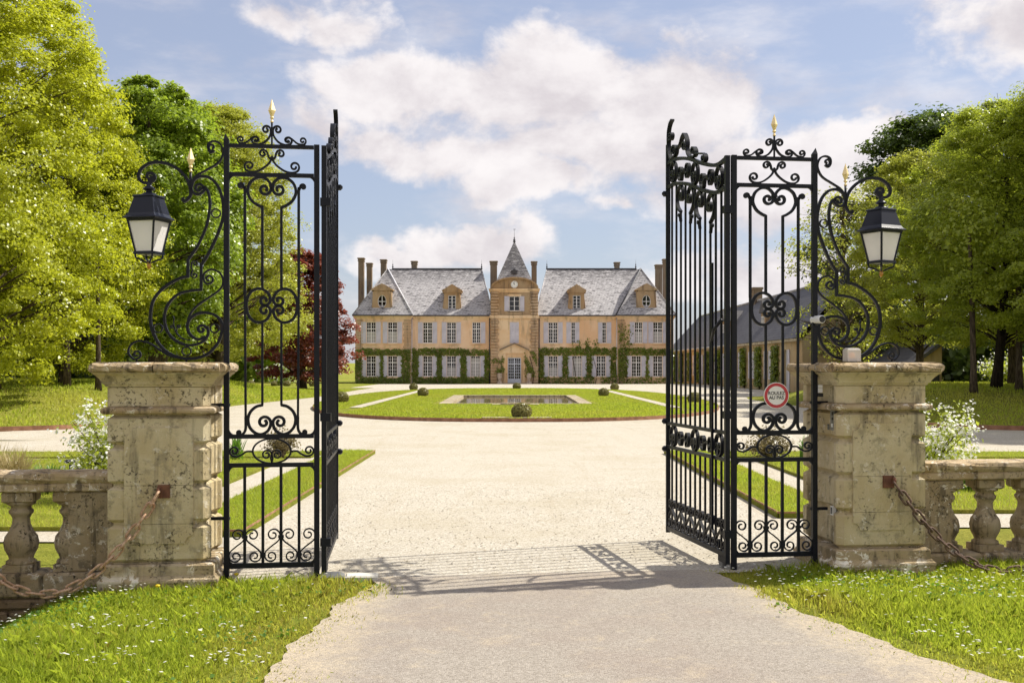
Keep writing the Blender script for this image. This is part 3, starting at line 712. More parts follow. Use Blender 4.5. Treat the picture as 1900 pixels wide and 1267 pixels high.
# ------------------------------------------------------------------ wrought-iron gate
IR = M['iron']
class Iron:
    """a curve drawn in any x/y chart, mapped by conv to local (x, z), built as one bent flat bar"""
    def __init__(s, parent, conv, mat=None, kd=1.0): s.p = parent; s.c = conv; s.mat = mat or IR; s.kd = kd
    def curve(s, name, pts, w=0.014, d=0.026, y=0.0, n=4, mirror=None, closed=False, eye=True, w1=None):
        q = cr(pts, n) if n else pts; objs = []; w *= 1.18; d *= s.kd; w1 = None
        for mir in ((False, True) if mirror is not None else (False,)):
            qq = [(2*mirror-a, b) for a, b in q] if mir else q
            P = [s.c(*a) for a in qq]; mb = MB().flat(P, w, d, y, closed, w1)
            if eye and not closed:
                for e in (P[0], P[-1]) if eye == 2 else (P[-1],): mb.lathe([(w*0.58, -d*0.55), (w*0.58, d*0.55)], 8, (e[0], y, e[1]), True, 0, 'y')
            objs.append(mb.build(name, s.mat, s.p))
        return objs
    def bar(s, name, x0, y0, x1, y1, w, d, y=0.0):
        a = s.c(x0, y0); b = s.c(x1, y1); return MB().flat([a, b], w*1.12, d*1.1, y).build(name, s.mat, s.p)

def spear(parent, x, z, h=0.19):
    mb = MB(); k = h/0.19
    mb.lathe([(0.013*k, 0), (0.013*k, 0.012*k), (0.008*k, 0.016*k), (0.008*k, 0.03*k), (0.016*k, 0.034*k), (0.016*k, 0.044*k), (0.009*k, 0.05*k)], 10, (x, 0, z))
    mb.lathe([(0.011*k, 0.05*k), (0.030*k, 0.098*k), (0.001, h)], 4, (x, 0, z), False, 0.0)
    return mb.build('spear_finial', M['gold'], parent)

def side_panel(uc, sg, label):
    """fixed panel between an inner and an outer post; sg = -1 when the outer post is to the left"""
    p = thing('gate_side_panel', label, 'gate panel', GW(uc, 0), TH)
    A = Iron(p, lambda x, y: ((x-663)/551*(-sg), 3.917-y/551)); B = Iron(p, lambda x, y: ((x-345)/671*(-sg), 1.79-y/671))
    h = 0.3525
    po = MB().box(-.021, .021, -.021, .021, -.25, 3.50); po.add([(-.021, -.021, 3.50), (.021, -.021, 3.50), (.021, .021, 3.50), (-.021, .021, 3.50), (0.012*sg, 0, 3.555)], [(0, 1, 4), (1, 2, 4), (2, 3, 4), (3, 0, 4)])
    po.build('post', IR, p, (sg*h, 0, 0)); MB().box(-.021, .021, -.021, .021, -.25, 3.475).build('post', IR, p, (-sg*h, 0, 0))
    for z, t in ((3.454, .030), (3.227, .032), (1.150, .034), (0.922, .034), (0.125, .040)):
        MB().box(-h+.0205, h-.0235, -.014, .014, z-t/2, z+t/2).build('rail', IR, p) if sg < 0 else MB().box(-h+.0235, h-.0205, -.014, .014, z-t/2, z+t/2).build('rail', IR, p)
    for z, up in ((3.227, -1), (0.922, -1), (1.150, 1), (0.125, 1)):                      # rounded corner gussets
        for s2 in (-1, 1):
            r = .055; e = h-.02; c0 = (s2*e, z+up*.012); arc = [(s2*(e-r+r*sin(a)), z+up*(.012+r-r*cos(a))) for a in [i*pi/2/6 for i in range(7)]]
            MB().prism([c0]+arc if s2*up < 0 else [c0]+rev(arc), -.011, .011).build('gusset', IR, p)
    # crest
    A.bar('stalk', 663, 148, 663, 250, .012, .012)
    A.curve('scroll', rev(spir(638, 182, 20, 0, 1.15, -1)) + [(655, 208), (636, 234), (612, 246)] + spir(593, 227, 20, 80, 1.15, 1), .013, .022, mirror=663, eye=2)
    A.curve('scroll', rev(spir(530, 227, 17, 100, 1.1, 1)) + [(552, 240), (575, 222)] + spir(597, 227, 14, -120, 0.8, 1), .011, .022, mirror=663, eye=2)
    spear(p, 0, 3.917-150/551, 0.185)
    # frieze between the two top rails
    A.curve('scroll', rev(spir(625, 287, 20, 0, 1.15, -1)) + [(649, 302), (658, 314), (645, 335), (615, 358), (588, 368)] + spir(566, 342, 25, 95, 1.2, 1), .013, .022, mirror=663, eye=2)
    MB().lathe([(.006, -.02), (.015, -.008), (.015, .008), (.006, .02)], 8, (0, 0, 3.917-307/551)).build('collar', IR, p)
    # heart at the top of the inner bars, hooks on the outer bars
    heart = [(622, 522), (600, 512), (575, 492), (559, 455), (570, 415), (600, 393), (630, 393), (653, 412)] + spir(632, 443, 29, -20, 1.12, 1)
    A.curve('scroll', heart, .019, .026, mirror=663)
    A.curve('bar', [(547, 900), (547, 470), (545, 443), (539, 428)] + spir(528, 430, 12, -20, 0.9, -1), .018, .020, mirror=663)
    A.bar('bar', 622, 518, 622, 882, .018, .020); A.bar('bar', 704, 518, 704, 882, .018, .020)
    MB().box(-.022, .022, -.02, .02, 3.13, 3.145).build('collar', IR, p)
    half = [(553, 952), (560, 990), (580, 1017), (612, 1026), (642, 1011)] + spir(631, 974, 27, 20, 1.08, -1); up = [(x, 1904-y) for x, y in half]
    A.curve('scroll', rev(up) + half[1:], .019, .026, mirror=663, eye=2)
    zb = lambda x, y: (x, y)
    for sx in (-1, 1):
        x = sx*(622-663)/551; MB().flat([(x, 3.917-1022/551), (x, 1.79-264/671)], .018, .020).build('bar', IR, p)
        x = sx*(547-663)/551; x2 = sx*(208-345)/671
        MB().flat([(x, 3.917-895/551), (x2, 1.79-328/671)], .018, .020).build('bar', IR, p)
    B.curve('scroll', [(298, 262), (262, 272), (232, 300), (220, 340), (230, 382), (258, 411), (290, 419), (322, 402)] + spir(304, 355, 38, 30, 1.2, -1), .020, .026, mirror=345)
    B.curve('bar', [(208, 325), (208, 385), (201, 407), (188, 419)] + spir(174, 408, 13, 60, 0.9, 1), .018, .020, mirror=345)
    MB().box(-.02, .02, -.018, .018, 1.79-372/671, 1.79-360/671).build('collar', IR, p)
    # lock band
    B.curve('scroll', [(345+100*cos(a), 508+66*sin(a)) for a in [i*2*pi/36 for i in range(36)]], .012, .022, n=0, closed=True)
    B.curve('scroll', [(345, 570), (350, 548)] + spir(318, 528, 30, 15, 1.35, -1), .011, .022, mirror=345)
    B.curve('scroll', [(244, 510), (212, 510), (192, 524), (166, 536)] + spir(150, 507, 30, 75, 1.35, 1), .012, .022, mirror=345)
    # lower bars and the row of S-scrolls
    xs = [108+475*i/5 for i in range(6)]
    for x in xs[1:-1]: B.bar('bar', x, 585, x, 1110, .020, .020)
    for i in range(5):
        x0, x1 = xs[i]+(12 if i == 0 else 4), xs[i+1]-(12 if i == 4 else 4); c = (x0+x1)/2; r = 36
        pts = rev(spir(c+6, 955, r, 0, 1.25, -1)) + [(c+34, 986), (c+2, 1012), (c-28, 1038)] + spir(c-4, 1068, r*0.98, 195, 1.3, -1)
        if i % 2: pts = [(2*c-a, b) for a, b in pts]
        B.curve('scroll', pts, .009, .020, eye=2)
    for i, x in enumerate(xs[1:-1]):
        zc = 1.79-(965 if i % 2 == 0 else 1062)/671; MB().box(-.022, .022, -.015, .015, -.011, .011).build('collar', IR, p, ((x-345)/671*(-sg), 0, zc))
    return p
HALF, PW = 1.725, 0.705
side_panel(U0-HALF-PW/2, -1, 'tall fixed wrought-iron gate panel beside the sunlit left pillar')
side_panel(U0+HALF+PW/2, 1, 'tall fixed wrought-iron gate panel beside the shaded right pillar')

def gate_leaf(u, rot, label, fl):
    p = thing('gate_leaf', label, 'gate', GW(u, 0.0), rot); L = 1.66
    I = Iron(p, lambda x, z: (x, z), None, 1.12)
    MB().box(-.020, .020, -.020, .020, .05, 3.47).build('hinge_stile', IR, p)
    MB().box(L-.022, L+.006, -.02, .02, .08, 3.88).build('meeting_stile', IR, p)
    MB().lathe([(.012, 0), (.004, .06), (.001, .24)], 6, (L-.008, 0, 3.88)).build('spike', M['grey_metal'], p)
    r2 = [(0, 3.215), (.25, 3.20), (.60, 3.275), (1.0, 3.39), (1.4, 3.46), (L-.02, 3.46)]; r1 = [(x, z+.235) for x, z in r2]
    R2 = cr(r2, 6); R1 = cr(r1, 6); f2 = lambda x: float(np.interp(x, [a for a, b in R2], [b for a, b in R2])); f1 = lambda x: f2(x)+.235
    for R in (R1, R2): MB().flat(R, .032, .030).build('rail', IR, p)
    for z, h in ((.125, .042), (.922, .030), (1.150, .030)): MB().box(.0265, L-.0225, -.016, .016, z-h/2, z+h/2).build('rail', IR, p)
    cw = L/12
    for i in range(1, 12):
        x = i*cw; I.bar('bar', x, .14, x, .912, .016, .015)
        top = f2(x)-.01 if i % 2 == 0 or i in (1, 11) else f2(x)-.26
        I.bar('bar', x, 1.16, x, top, .016, .015)
        if i in (3, 5, 7, 9):
            s = 1 if i % 4 == 3 else -1; zr = f2(x)
            hp = [(x + s*(a-622)/551, zr+(376-b)/551) for a, b in [(622, 524), (600, 512), (575, 492), (559, 455), (570, 415), (600, 393), (630, 393), (653, 412)] + spir(632, 443, 28, -20, 1.35, 1)]
            I.curve('scroll', hp, .018, .028)
            hk = [(x - s*.004, zr-.36), (x - s*.02, zr-.31)] + [(x-s*.038 + s*a, zr-.30+b) for a, b in spir(0, 0, .020, 0, 1.0, 1)]
            I.curve('scroll', hk, .010, .026)
    for i in range(12):                                                     # S-scroll row at the foot
        x0, x1 = i*cw + (.030 if i == 0 else .006), (i+1)*cw - (.026 if i == 11 else .006); c = (x0+x1)/2; k = (x1-x0)/cw/680
        pts = rev(spir(6, 955, 36, 0, 1.25, -1)) + [(34, 986), (2, 1012), (-28, 1038)] + spir(-4, 1068, 35, 195, 1.3, -1)
        if i % 2: pts = [(-a, b) for a, b in pts]
        I.curve('scroll', [(c+a*k*1.25, 1.79-b/671) for a, b in pts], .009, .022, eye=2, n=3)
    n = 5
    for j in range(n):                                                      # lock band and top band: ovals with inner scrolls
        c = .03 + (L-.06)*(j+.5)/n
        for (zc, rz, rx) in ((1.036, .092, .085), (f2(c)+.1175, .094, .082)):
            if j % 2 == 0:
                I.curve('scroll', [(c+rx*cos(a), zc+rz*sin(a)) for a in [q*2*pi/28 for q in range(28)]], .012, .030, n=0, closed=True)
                for s in (-1, 1): I.curve('scroll', [(c, zc-rz+.01), (c+s*.004, zc-.05)] + [(c+s*.040+s*a, zc-.015+b) for a, b in spir(0, 0, .038, 200, 1.3, -1)], .010, .028)
            else:
                for s in (-1, 1): I.curve('scroll', [(c, zc), (c+s*.05, zc-s*.01)] + [(c+s*.10+s*a, zc+b) for a, b in spir(0, 0, .075, 250, 1.3, 1)], .012, .030)
    # crest rising to the meeting stile: e = distance from the meeting stile, h = height over the top rail
    cv = Iron(p, lambda e, h: (L-.02-e, f1(L-.02-e)+h*.66), None, 1.2)
    cv.curve('scroll', [(.13, .60), (.06, .555), (.012, .44), (.02, .22), (.09, .04), (.19, .04)] + spir(.19, .135, .095, -85, 1.3, 1), .015, .034)
    cv.curve('scroll', [(.012, .30), (.05, .41)] + spir(.085, .36, .062, 120, 1.2, -1), .012, .034)
    cv.curve('scroll', [(.285, .15), (.38, .20), (.44, .30), (.51, .35), (.575, .28)] + spir(.52, .19, .080, 20, 1.2, -1), .014, .034)
    cv.curve('scroll', [(.575, .28), (.60, .10), (.68, .03), (.77, .05)] + spir(.775, .125, .075, -80, 1.2, 1), .014, .034)
    cv.curve('scroll', [(.85, .11), (.95, .12), (1.02, .135)] + spir(1.06, .075, .065, 120, 1.3, -1), .012, .034)
    for z in (.30, 1.30, 3.02): MB().box(-.028, .028, -.055, .030, z-.032, z+.032).build('hinge', IR, p)
    for z in (.90, 1.17, 3.40): MB().lathe([(.012, -.03), (.03, -.012), (.03, .012), (.012, .03)], 5, (L-.005, -fl*.03, z), False, 0, 'y').build('latch_stud', IR, p)
    MB().box(.02, .17, -.02, .02, .055, .104).build('foot_plate', IR, p)
    return p
gl = gate_leaf(U0-HALF+.058, radians(95.5), 'open wrought-iron gate leaf hinged on the left, seen almost edge-on', 1)
gr = gate_leaf(U0+HALF-.058, radians(99.4), 'open wrought-iron gate leaf hinged on the right, its scrolls and bars showing', -1)
mb = MB().lathe([(.05, -.018), (.055, -.012), (.055, .012), (.05, .018)], 14, (.11, 0, .045), True, 0, 'y'); r = mb.build('roller', M['grey_metal'], gr); r['label'] = 'grey roller under the gate leaf'
# strut bracing the right leaf against its post
s = MB().tube([(.05, .03, 2.10), (.16, .06, 2.02), (.30, .035, 1.92)], .014, 6).build('brace', IR, gr); MB().box(.292, .312, .014, .034, .30, 2.6).build('drop_bolt', IR, gr)
pl = thing('gate_stop', 'grey steel gate pivot plate with a concrete block at the foot of the left leaf', 'gate stop', GW(U0-HALF+.12, -.02), TH)
MB().loft([(-.10, -.10), (.10, -.10), (.10, .08), (-.10, .08)], [(-.02, 0), (.035, 0), (.06, -.04)]).build('pivot_plate', M['grey_metal'], pl); MB().loft([(.11, -.08), (.36, -.10), (.37, .06), (.11, .06)], [(-.02, 0), (.03, 0), (.042, -.012)]).build('concrete_block', M['concrete'], pl)

def bracket(u, sg, label):
    p = thing('lamp_bracket', label, 'lamp bracket', GW(u, 0), TH)
    B = Iron(p, lambda x, y: (sg*((458-x)/551+.022), 3.917-y/551))
    B.curve('scroll', rev(spir(408, 264, 18, 60, 1.1, 1)) + [(402, 288), (391, 270), (395, 247), (418, 238), (442, 248), (455, 275), (452, 302), (432, 335), (385, 364), (345, 388), (325, 415), (320, 438)], .013, .024, eye=False)
    B.curve('lamp_arm', rev(spir(290, 494, 8, 60, .6, 1)) + [(308, 490), (318, 470), (314, 435), (296, 396), (258, 359), (205, 337), (152, 338), (113, 362), (98, 393), (108, 418), (132, 426)] + spir(147, 398, 24, 95, 1.2, -1), .020, .026)
    B.curve('scroll', [(319, 440), (327, 462)] + rev([(362, 466), (345, 471)]) + [(376, 452)] + spir(352, 445, 22, 0, 1.0, -1), .017, .026)
    B.curve('scroll', [(320, 438), (332, 408), (362, 392), (402, 400), (436, 438), (454, 500), (456, 560), (440, 622), (412, 690), (384, 745), (364, 775)], .019, .026, eye=False)
    B.bar('bar', 362, 770, 362, 888, .019, .026)
    B.curve('scroll', [(366, 885), (318, 890), (268, 904), (226, 944), (207, 1000), (216, 1060), (252, 1105), (310, 1127), (365, 1113), (392, 1080), (388, 1050)] + spir(364, 1058, 22, -20, 1.0, -1), .018, .026)
    B.curve('scroll', [(362, 446), (380, 440), (394, 468), (399, 520), (386, 602), (350, 690), (307, 756)], .017, .026, eye=False)
    B.bar('bar', 306, 752, 306, 832, .019, .026)
    B.curve('scroll', [(310, 828), (268, 838), (202, 880), (161, 932), (148, 1000), (156, 1062), (190, 1130), (242, 1170), (310, 1185), (380, 1170), (430, 1122), (450, 1066), (446, 1020), (412, 991), (362, 985), (322, 1004), (304, 1040), (315, 1080), (350, 1101), (380, 1088)], .019, .026, eye=False)
    B.curve('scroll', rev(spir(395, 838, 22, 110, 1.1, -1)) + [(376, 850), (373, 818), (405, 796), (442, 812), (456, 848), (441, 884), (390, 922), (340, 960), (312, 1000), (304, 1040)], .013, .024, eye=False)
    B.curve('scroll', [(320, 1186), (240, 1176), (192, 1150), (150, 1121), (102, 1108), (66, 1126), (56, 1160), (76, 1186)] + spir(90, 1166, 22, 110, 1.1, -1), .012, .024)
    B.curve('scroll', [(318, 1106), (280, 1096), (256, 1070), (248, 1045)] + spir(239, 1048, 9, 0, .8, -1), .009, .02); B.curve('scroll', [(256, 1070), (262, 1050)] + spir(268, 1046, 8, 190, .9, 1), .008, .02); B.curve('scroll', [(250, 1050), (244, 1030), (248, 1012), (242, 1000)], .006, .015, eye=False)
    for cx, cy in ((425, 552), (180, 1053), (420, 1053), (300, 1153)): B.curve('ring', [(cx+19*cos(a), cy+19*sin(a)) for a in [q*2*pi/20 for q in range(20)]], .009, .022, n=0, closed=True)
    B.curve('scroll', rev(spir(336, 772, 14, 200, 1.0, 1)) + [(320, 790), (326, 800)] + spir(334, 822, 15, 190, 1.0, -1), .009, .022, eye=2)
    MB().tube([(sg*(140/551+.022), 0, 3.917-445/551), (sg*(140/551+.022), 0, 3.917-372/551)], .010, 8).build('stalk', IR, p); spear(p, sg*(140/551+.022), 3.917-374/551, .190)
    for x in (90, 300): MB().tube([B.c(x, 1183)[:1]+(0,)+B.c(x, 1183)[1:], B.c(x, 1204)[:1]+(0,)+B.c(x, 1204)[1:]], .009, 6).build('foot', IR, p)
    return p
bL = bracket(U0-HALF-PW, -1, 'scrolled wrought-iron lamp bracket on top of the left pillar'); bR = bracket(U0+HALF+PW, 1, 'scrolled wrought-iron lamp bracket on top of the right pillar')

def lantern(u, rz, label):
    p = thing('lantern', label, 'lantern', GW(u, 0, 2.48), rz); LM = M['lantern_metal']
    s2 = sqrt(2)
    MB().lathe([(.012, .672), (.022, .658), (.018, .646), (.034, .632), (.046, .620), (.046, .612), (.024, .606), (.024, .592), (.050, .582), (.060, .570), (.030, .560)], 16).build('crown', LM, p)
    sq = [(-1, -1), (1, -1), (1, 1), (-1, 1)]
    MB().loft([(a*.078, b*.078) for a, b in sq], [(.566, .002), (.562, .010), (.552, .012), (.548, .004), (.420, .036), (.398, .050)]).build('roof', LM, p)
    MB().loft([(a*.122, b*.122) for a, b in sq], [(.376, .008), (.381, .022), (.388, .022), (.399, .004)]).build('brim', LM, p)
    zt, zb, wt, wb = .374, .124, .116, .074
    for k in range(4):
        a, b = sq[k], sq[(k+1) % 4]; I = lambda q, w_, z, e=1.0: (q[0]*w_*e, q[1]*w_*e, z)
        MB().tube([I(a, wt, zt), I(a, wb, zb)], .0095, 4, False).build('corner_bar', LM, p)
        g = MB(); g.add([I(a, wb, zb, .97), I(b, wb, zb, .97), I(b, wt, zt, .97), I(a, wt, zt, .97)], [(0, 1, 2, 3)]); g.build('pane', M['frosted_glass'], p)
    MB().loft([(a*.074, b*.074) for a, b in sq], [(.100, -.01), (.104, .012), (.122, .012), (.126, 0)]).build('base_ring', LM, p)
    MB().loft([(a*.116, b*.116) for a, b in sq], [(.358, .004), (.377, .009)]).build('top_ring', LM, p)
    for k in range(4):
        a = sq[k]; MB().tube(cr([(a[0]*.075, a[1]*.075, .105), (a[0]*.070, a[1]*.070, .075), (a[0]*.045, a[1]*.045, .062), (a[0]*.022, a[1]*.022, .045), (0, 0, .035)], 3), .0075, 6).build('prong', LM, p)
    MB().lathe([(.004, -.012), (.012, -.004), (.018, .010), (.018, .022), (.010, .034), (.022, .040), (.006, .048)], 12).build('knob', M['brass'], p)
    MB().lathe([(.012, .655), (.012, .690)], 8).build('hanger', LM, p); MB().loft([(a*.100, b*.100) for a, b in sq], [(.366, 0), (.371, 0)]).build('added_reflector', M['sign_white'], p)  # white plate added under the roof to bounce light onto the panes
    return p
LA = .595
lantern(U0-HALF-PW-LA, TH-radians(22), 'black four-sided lantern with frosted panes hanging over the left pillar'); lantern(U0+HALF+PW+LA, TH+radians(21), 'black four-sided lantern with frosted panes hanging over the right pillar')

# round speed sign wired to the right panel
sp = thing('speed_sign', 'round white sign with red rim reading ROULEZ AU PAS on the right panel', 'sign', GW(U0+HALF+PW/2+.005, -.034, 1.462), TH)
MB().lathe([(.110, -.003), (.110, .003)], 40, (0, 0, 0), False, 0, 'y').build('plate', M['sign_white'], sp)
def ringdisc(r0, r1, y, mat, nm):
    mb = MB(); k = 48
    mb.add([(r*cos(2*pi*i/k), y, r*sin(2*pi*i/k)) for r in (r0, r1) for i in range(k)], [(i, (i+1) % k, (i+1) % k+k, i+k) for i in range(k)]); return mb.build(nm, mat, sp)
ringdisc(.079, .1045, -.0045, M['sign_red'], 'red_rim')
def text_mesh(name, body, size, mat, parent, loc, rot=(pi/2, 0, 0), bold=0.0, sx=1.0):
    c = bpy.data.curves.new(name, 'FONT'); c.body = body; c.size = size; c.align_x = 'CENTER'; c.align_y = 'CENTER'; c.offset = bold; c.extrude = .0004
    tmp = bpy.data.objects.new('tmp', c); COL.objects.link(tmp); dg = bpy.context.evaluated_depsgraph_get(); dg.update()
    me = bpy.data.meshes.new_from_object(tmp.evaluated_get(dg)); bpy.data.objects.remove(tmp); bpy.data.curves.remove(c); me.name = name
    o = mesh_obj(name, me, mat, parent); o.location = loc; o.rotation_euler = rot; o.scale = (sx, 1, 1); return o
text_mesh('lettering', 'ROULEZ', .040, M['sign_text'], sp, (0, -.0052, .0185), bold=.0006, sx=.98); text_mesh('lettering', 'AU PAS', .040, M['sign_text'], sp, (0, -.0052, -.0185), bold=.0006, sx=.98)

# small electrics: camera, flashing lamp, intercom, photocell, junction box
cm = thing('security_camera', 'small white tube camera on the outer right gate post', 'camera', GW(U0+HALF+PW+.01, -.05, 2.10), TH+radians(8))
MB().lathe([(.030, -.07), (.034, -.065), (.034, .07), (.028, .075)], 18, (0, 0, 0), True, 0, 'y').build('body', M['white_metal'], cm); MB().lathe([(.027, -.074), (.027, -.068)], 18, (0, 0, 0), False, 0, 'y').build('lens', M['black_plastic'], cm); MB().box(-.012, .012, .02, .05, -.05, -.025).build('mount', M['black_plastic'], cm)
fl = thing('flashing_lamp', 'boxy clear warning lamp with orange bulb on the right pillar', 'warning lamp', GW(U0+HALF+PW+.27, -.14, 1.737), TH)
MB().loft([(-.058, -.05), (.058, -.05), (.058, .05), (-.058, .05)], [(.012, 0), (.105, 0), (.118, -.008), (.122, -.02)]).build('cover', M['clear_plastic'], fl); MB().lathe([(.022, .03), (.026, .05), (.022, .075), (.008, .085)], 10).build('bulb', M['orange_plastic'], fl); MB().box(-.03, .03, -.035, .035, -.004, .034).build('base', M['black_plastic'], fl)
# ------------------------------------------------------------------ stone pillars
def pillar(sg, label):
    """sg = -1 left pillar (inner side faces +x), +1 right pillar"""
    uc = U0 + sg*(HALF+PW+.092+.378); p = thing('stone_pillar', label, 'pillar', GW(uc, 0), TH)
    h = .378; inn = [(h-.05, -.28), (h, -.235), (h, -.19), (h-.028, -.15), (h-.050, -.06), (h-.060, .04), (h-.062, .115), (h-.060, .19), (h-.050, .29), (h-.028, .38), (h, .40), (h, .48)]
    fp = [(-h, -.28)] + inn + [(-h, .48)]; sq = [(-h, -.28), (h, -.28), (h, .48), (-h, .48)]
    if sg > 0: fp = rev([(-x, y) for x, y in fp])
    MB().loft(sq, [(-.6, .062), (.052, .062), (.060, .066), (.072, .068), (.086, .064), (.096, .050), (.112, .042), (.1125, .034), (.186, .032), (.200, .016)]).build('plinth', M['plinth_stone'], p)
    for z0, z1 in ((.2, .505), (.505, .80), (.80, 1.10), (1.10, 1.34)):
        MB().loft(fp, [(z0+.0005, -.036), (z0+.009, -.036), (z0+.036, 0), (z1-.034, 0), (z1-.009, -.036), (z1-.0005, -.036)]).build('shaft_block', M['pillar_stone'], p)
    x0, x1, z0, z1, r = -.255, .255, .355, 1.238, .062
    def arc(cx, cz, a0): return [(cx+r*cos(a0-q*pi/2/6), cz+r*sin(a0-q*pi/2/6)) for q in range(7)]
    for a, b in ((z0, .5035), (.5065, .7985), (.8015, z1)):
        poly = []
        if a == z0: poly += rev([(x0+r*cos(q), a+r*sin(q)) for q in [i*pi/12 for i in range(7)]]) + rev([(x1+r*cos(q), a+r*sin(q)) for q in [pi/2+i*pi/12 for i in range(7)]])
        else: poly += [(x0, a), (x1, a)]
        if b == z1: poly += rev([(x1+r*cos(q), b+r*sin(q)) for q in [pi+i*pi/12 for i in range(7)]]) + rev([(x0+r*cos(q), b+r*sin(q)) for q in [1.5*pi+i*pi/12 for i in range(7)]])
        else: poly += [(x1, b), (x0, b)]
        MB().prism(poly, -.292, -.236).build('panel_stone', M['pillar_stone'], p)
    tor = [(1.341, -.002), (1.343, .026), (1.352, .041), (1.368, .046), (1.384, .041), (1.393, .026), (1.399, .002)]
    MB().loft(sq, tor).build('moulding', M['cap_stone'], p)
    MB().loft(fp, [(1.400, -.004), (1.404, .0), (1.545, .0), (1.548, -.004)]).build('frieze_block', M['pillar_stone'], p)
    MB().loft(sq, [(1.549, -.005), (1.551, .012), (1.568, .018), (1.570, .030), (1.585, .034), (1.610, .050), (1.634, .072), (1.650, .092), (1.657, .096)]).build('cornice', M['pillar_stone'], p)
    # cap slab of two stones with a broken joint between them, edges worn
    def lip(x0, x1, ends):
        prof = [(1.6585, .092), (1.664, .108), (1.676, .120), (1.692, .126), (1.708, .124), (1.722, .113), (1.733, .092), (1.738, .05)]
        mb = MB(); V = []; xs = np.linspace(x0, x1, 9)
        rg = random.Random(int(x0*1000)+sg)
        for i, x in enumerate(xs):
            for (z, o) in prof:
                w_ = rg.uniform(-.006, .004); V.append((x, -.28-o-w_, z + (rg.uniform(-.005, .003) if z > 1.7 else 0)))
            for (z, o) in reversed(prof): V.append((x, .48+o, z))
        n = 2*len(prof); fs = [(i*n+k, i*n+(k+1) % n, (i+1)*n+(k+1) % n, (i+1)*n+k) for i in range(8) for k in range(n)] + [tuple(range(n)), tuple(reversed(range(8*n, 9*n)))]
        mb.add(V, [tuple(reversed(f)) for f in fs], False)
        e = h
        for sx in ends:                                     # rounded nose at the free end
            pr = []; 
            q = None
            ny_ = 9; V = []; ys = np.linspace(-.28-.088, .48+.088, ny_)
            for y in ys:
                for (z, o) in prof: V.append((sx*(e+o+rg.uniform(-.006, .004)), y, z))
                V.append((sx*(e-.02), y, 1.737)); V.append((sx*(e-.02), y, 1.6595))
            n2 = len(prof)+2; f2 = [(i*n2+k, i*n2+(k+1) % n2, (i+1)*n2+(k+1) % n2, (i+1)*n2+k) for i in range(ny_-1) for k in range(n2)] + [tuple(range(n2)), tuple(reversed(range((ny_-1)*n2, ny_*n2)))]
            mb.add(V, f2 if sx < 0 else [tuple(reversed(f)) for f in f2], False)
        return mb
    j = .045*sg + .02
    lip(-h-.088, j-.004, (-1,)).build('cap_stone', M['cap_stone'], p); lip(j+.004, h+.088, (1,)).build('cap_stone', M['cap_stone'], p)
    return p, uc
pilL, ucL = pillar(-1, 'weathered stone gate pillar left of the drive with sunlit inner side'); pilR, ucR = pillar(1, 'shaded stone gate pillar right of the drive with an intercom on its inner side')

ic = thing('intercom', 'grey metal intercom on the inner side of the right pillar', 'intercom', GW(ucR-.378+.056, -.055, 1.165), TH-pi/2)
MB().loft([(-.045, -.012), (.045, -.012), (.045, .012), (-.045, .012)], [(0, -.004), (.006, 0), (.180, 0), (.186, -.004)]).build('body', M['grey_metal'], ic)
MB().lathe([(.016, -.018), (.016, -.010)], 12, (0, 0, .145), False, 0, 'y').build('lens', M['black_plastic'], ic); MB().lathe([(.012, -.017), (.012, -.010)], 12, (0, 0, .10), False, 0, 'y').build('speaker', M['black_plastic'], ic); MB().box(-.014, .014, -.017, -.010, .03, .06).build('call_button', M['white_metal'], ic)
ds = thing('name_plate', 'tiny dark name plate beside the intercom on the right pillar', 'plate', GW(ucR-.378+.064, .06, 1.165), TH-pi/2); MB().box(-.022, .022, -.006, .01, 0, .05).build('backing', M['grey_metal'], ds); [MB().box(-.018, .018, -.008, -.006, .006+.0155*i, .016+.0155*i).build('strip', M['black_plastic'], ds) for i in range(3)]
ph = thing('photocell', 'small grey gate sensor low on the inner side of the right pillar', 'sensor', GW(ucR-.378+.056, -.055, .455), TH-pi/2); MB().box(-.024, .024, -.02, .012, 0, .075).build('case', M['white_metal'], ph); MB().box(-.012, .012, -.0225, -.02, .01, .065).build('window', M['black_plastic'], ph)
jb = thing('junction_box', 'little white and black box on the outer right gate post', 'junction box', GW(U0+HALF+PW+.042, -.01, 1.45), TH); MB().box(-.018, .018, -.02, .02, .035, .072).build('case', M['white_metal'], jb); MB().box(-.018, .018, -.02, .02, .075, .10).build('case', M['white_metal'], jb); MB().box(-.02, .024, -.022, .022, 0, .03).build('bracket', M['black_plastic'], jb)
for u, z in ((U0-HALF-PW-.05, 1.40), (U0+HALF+PW+.05, 1.40), (U0-HALF-PW-.05, .5), (U0+HALF+PW+.05, .5)):
    sd = 'left' if u < 0 else 'right'; hi = 'upper' if z > 1 else 'lower'
    tag(MB().box(-.075, .075, -.015, .015, -.012, .012).build('wall_tie', IR, None, GW(u, .03, z), (0, 0, TH)), hi + ' iron tie holding the ' + sd + ' gate panel to its pillar', 'tie')

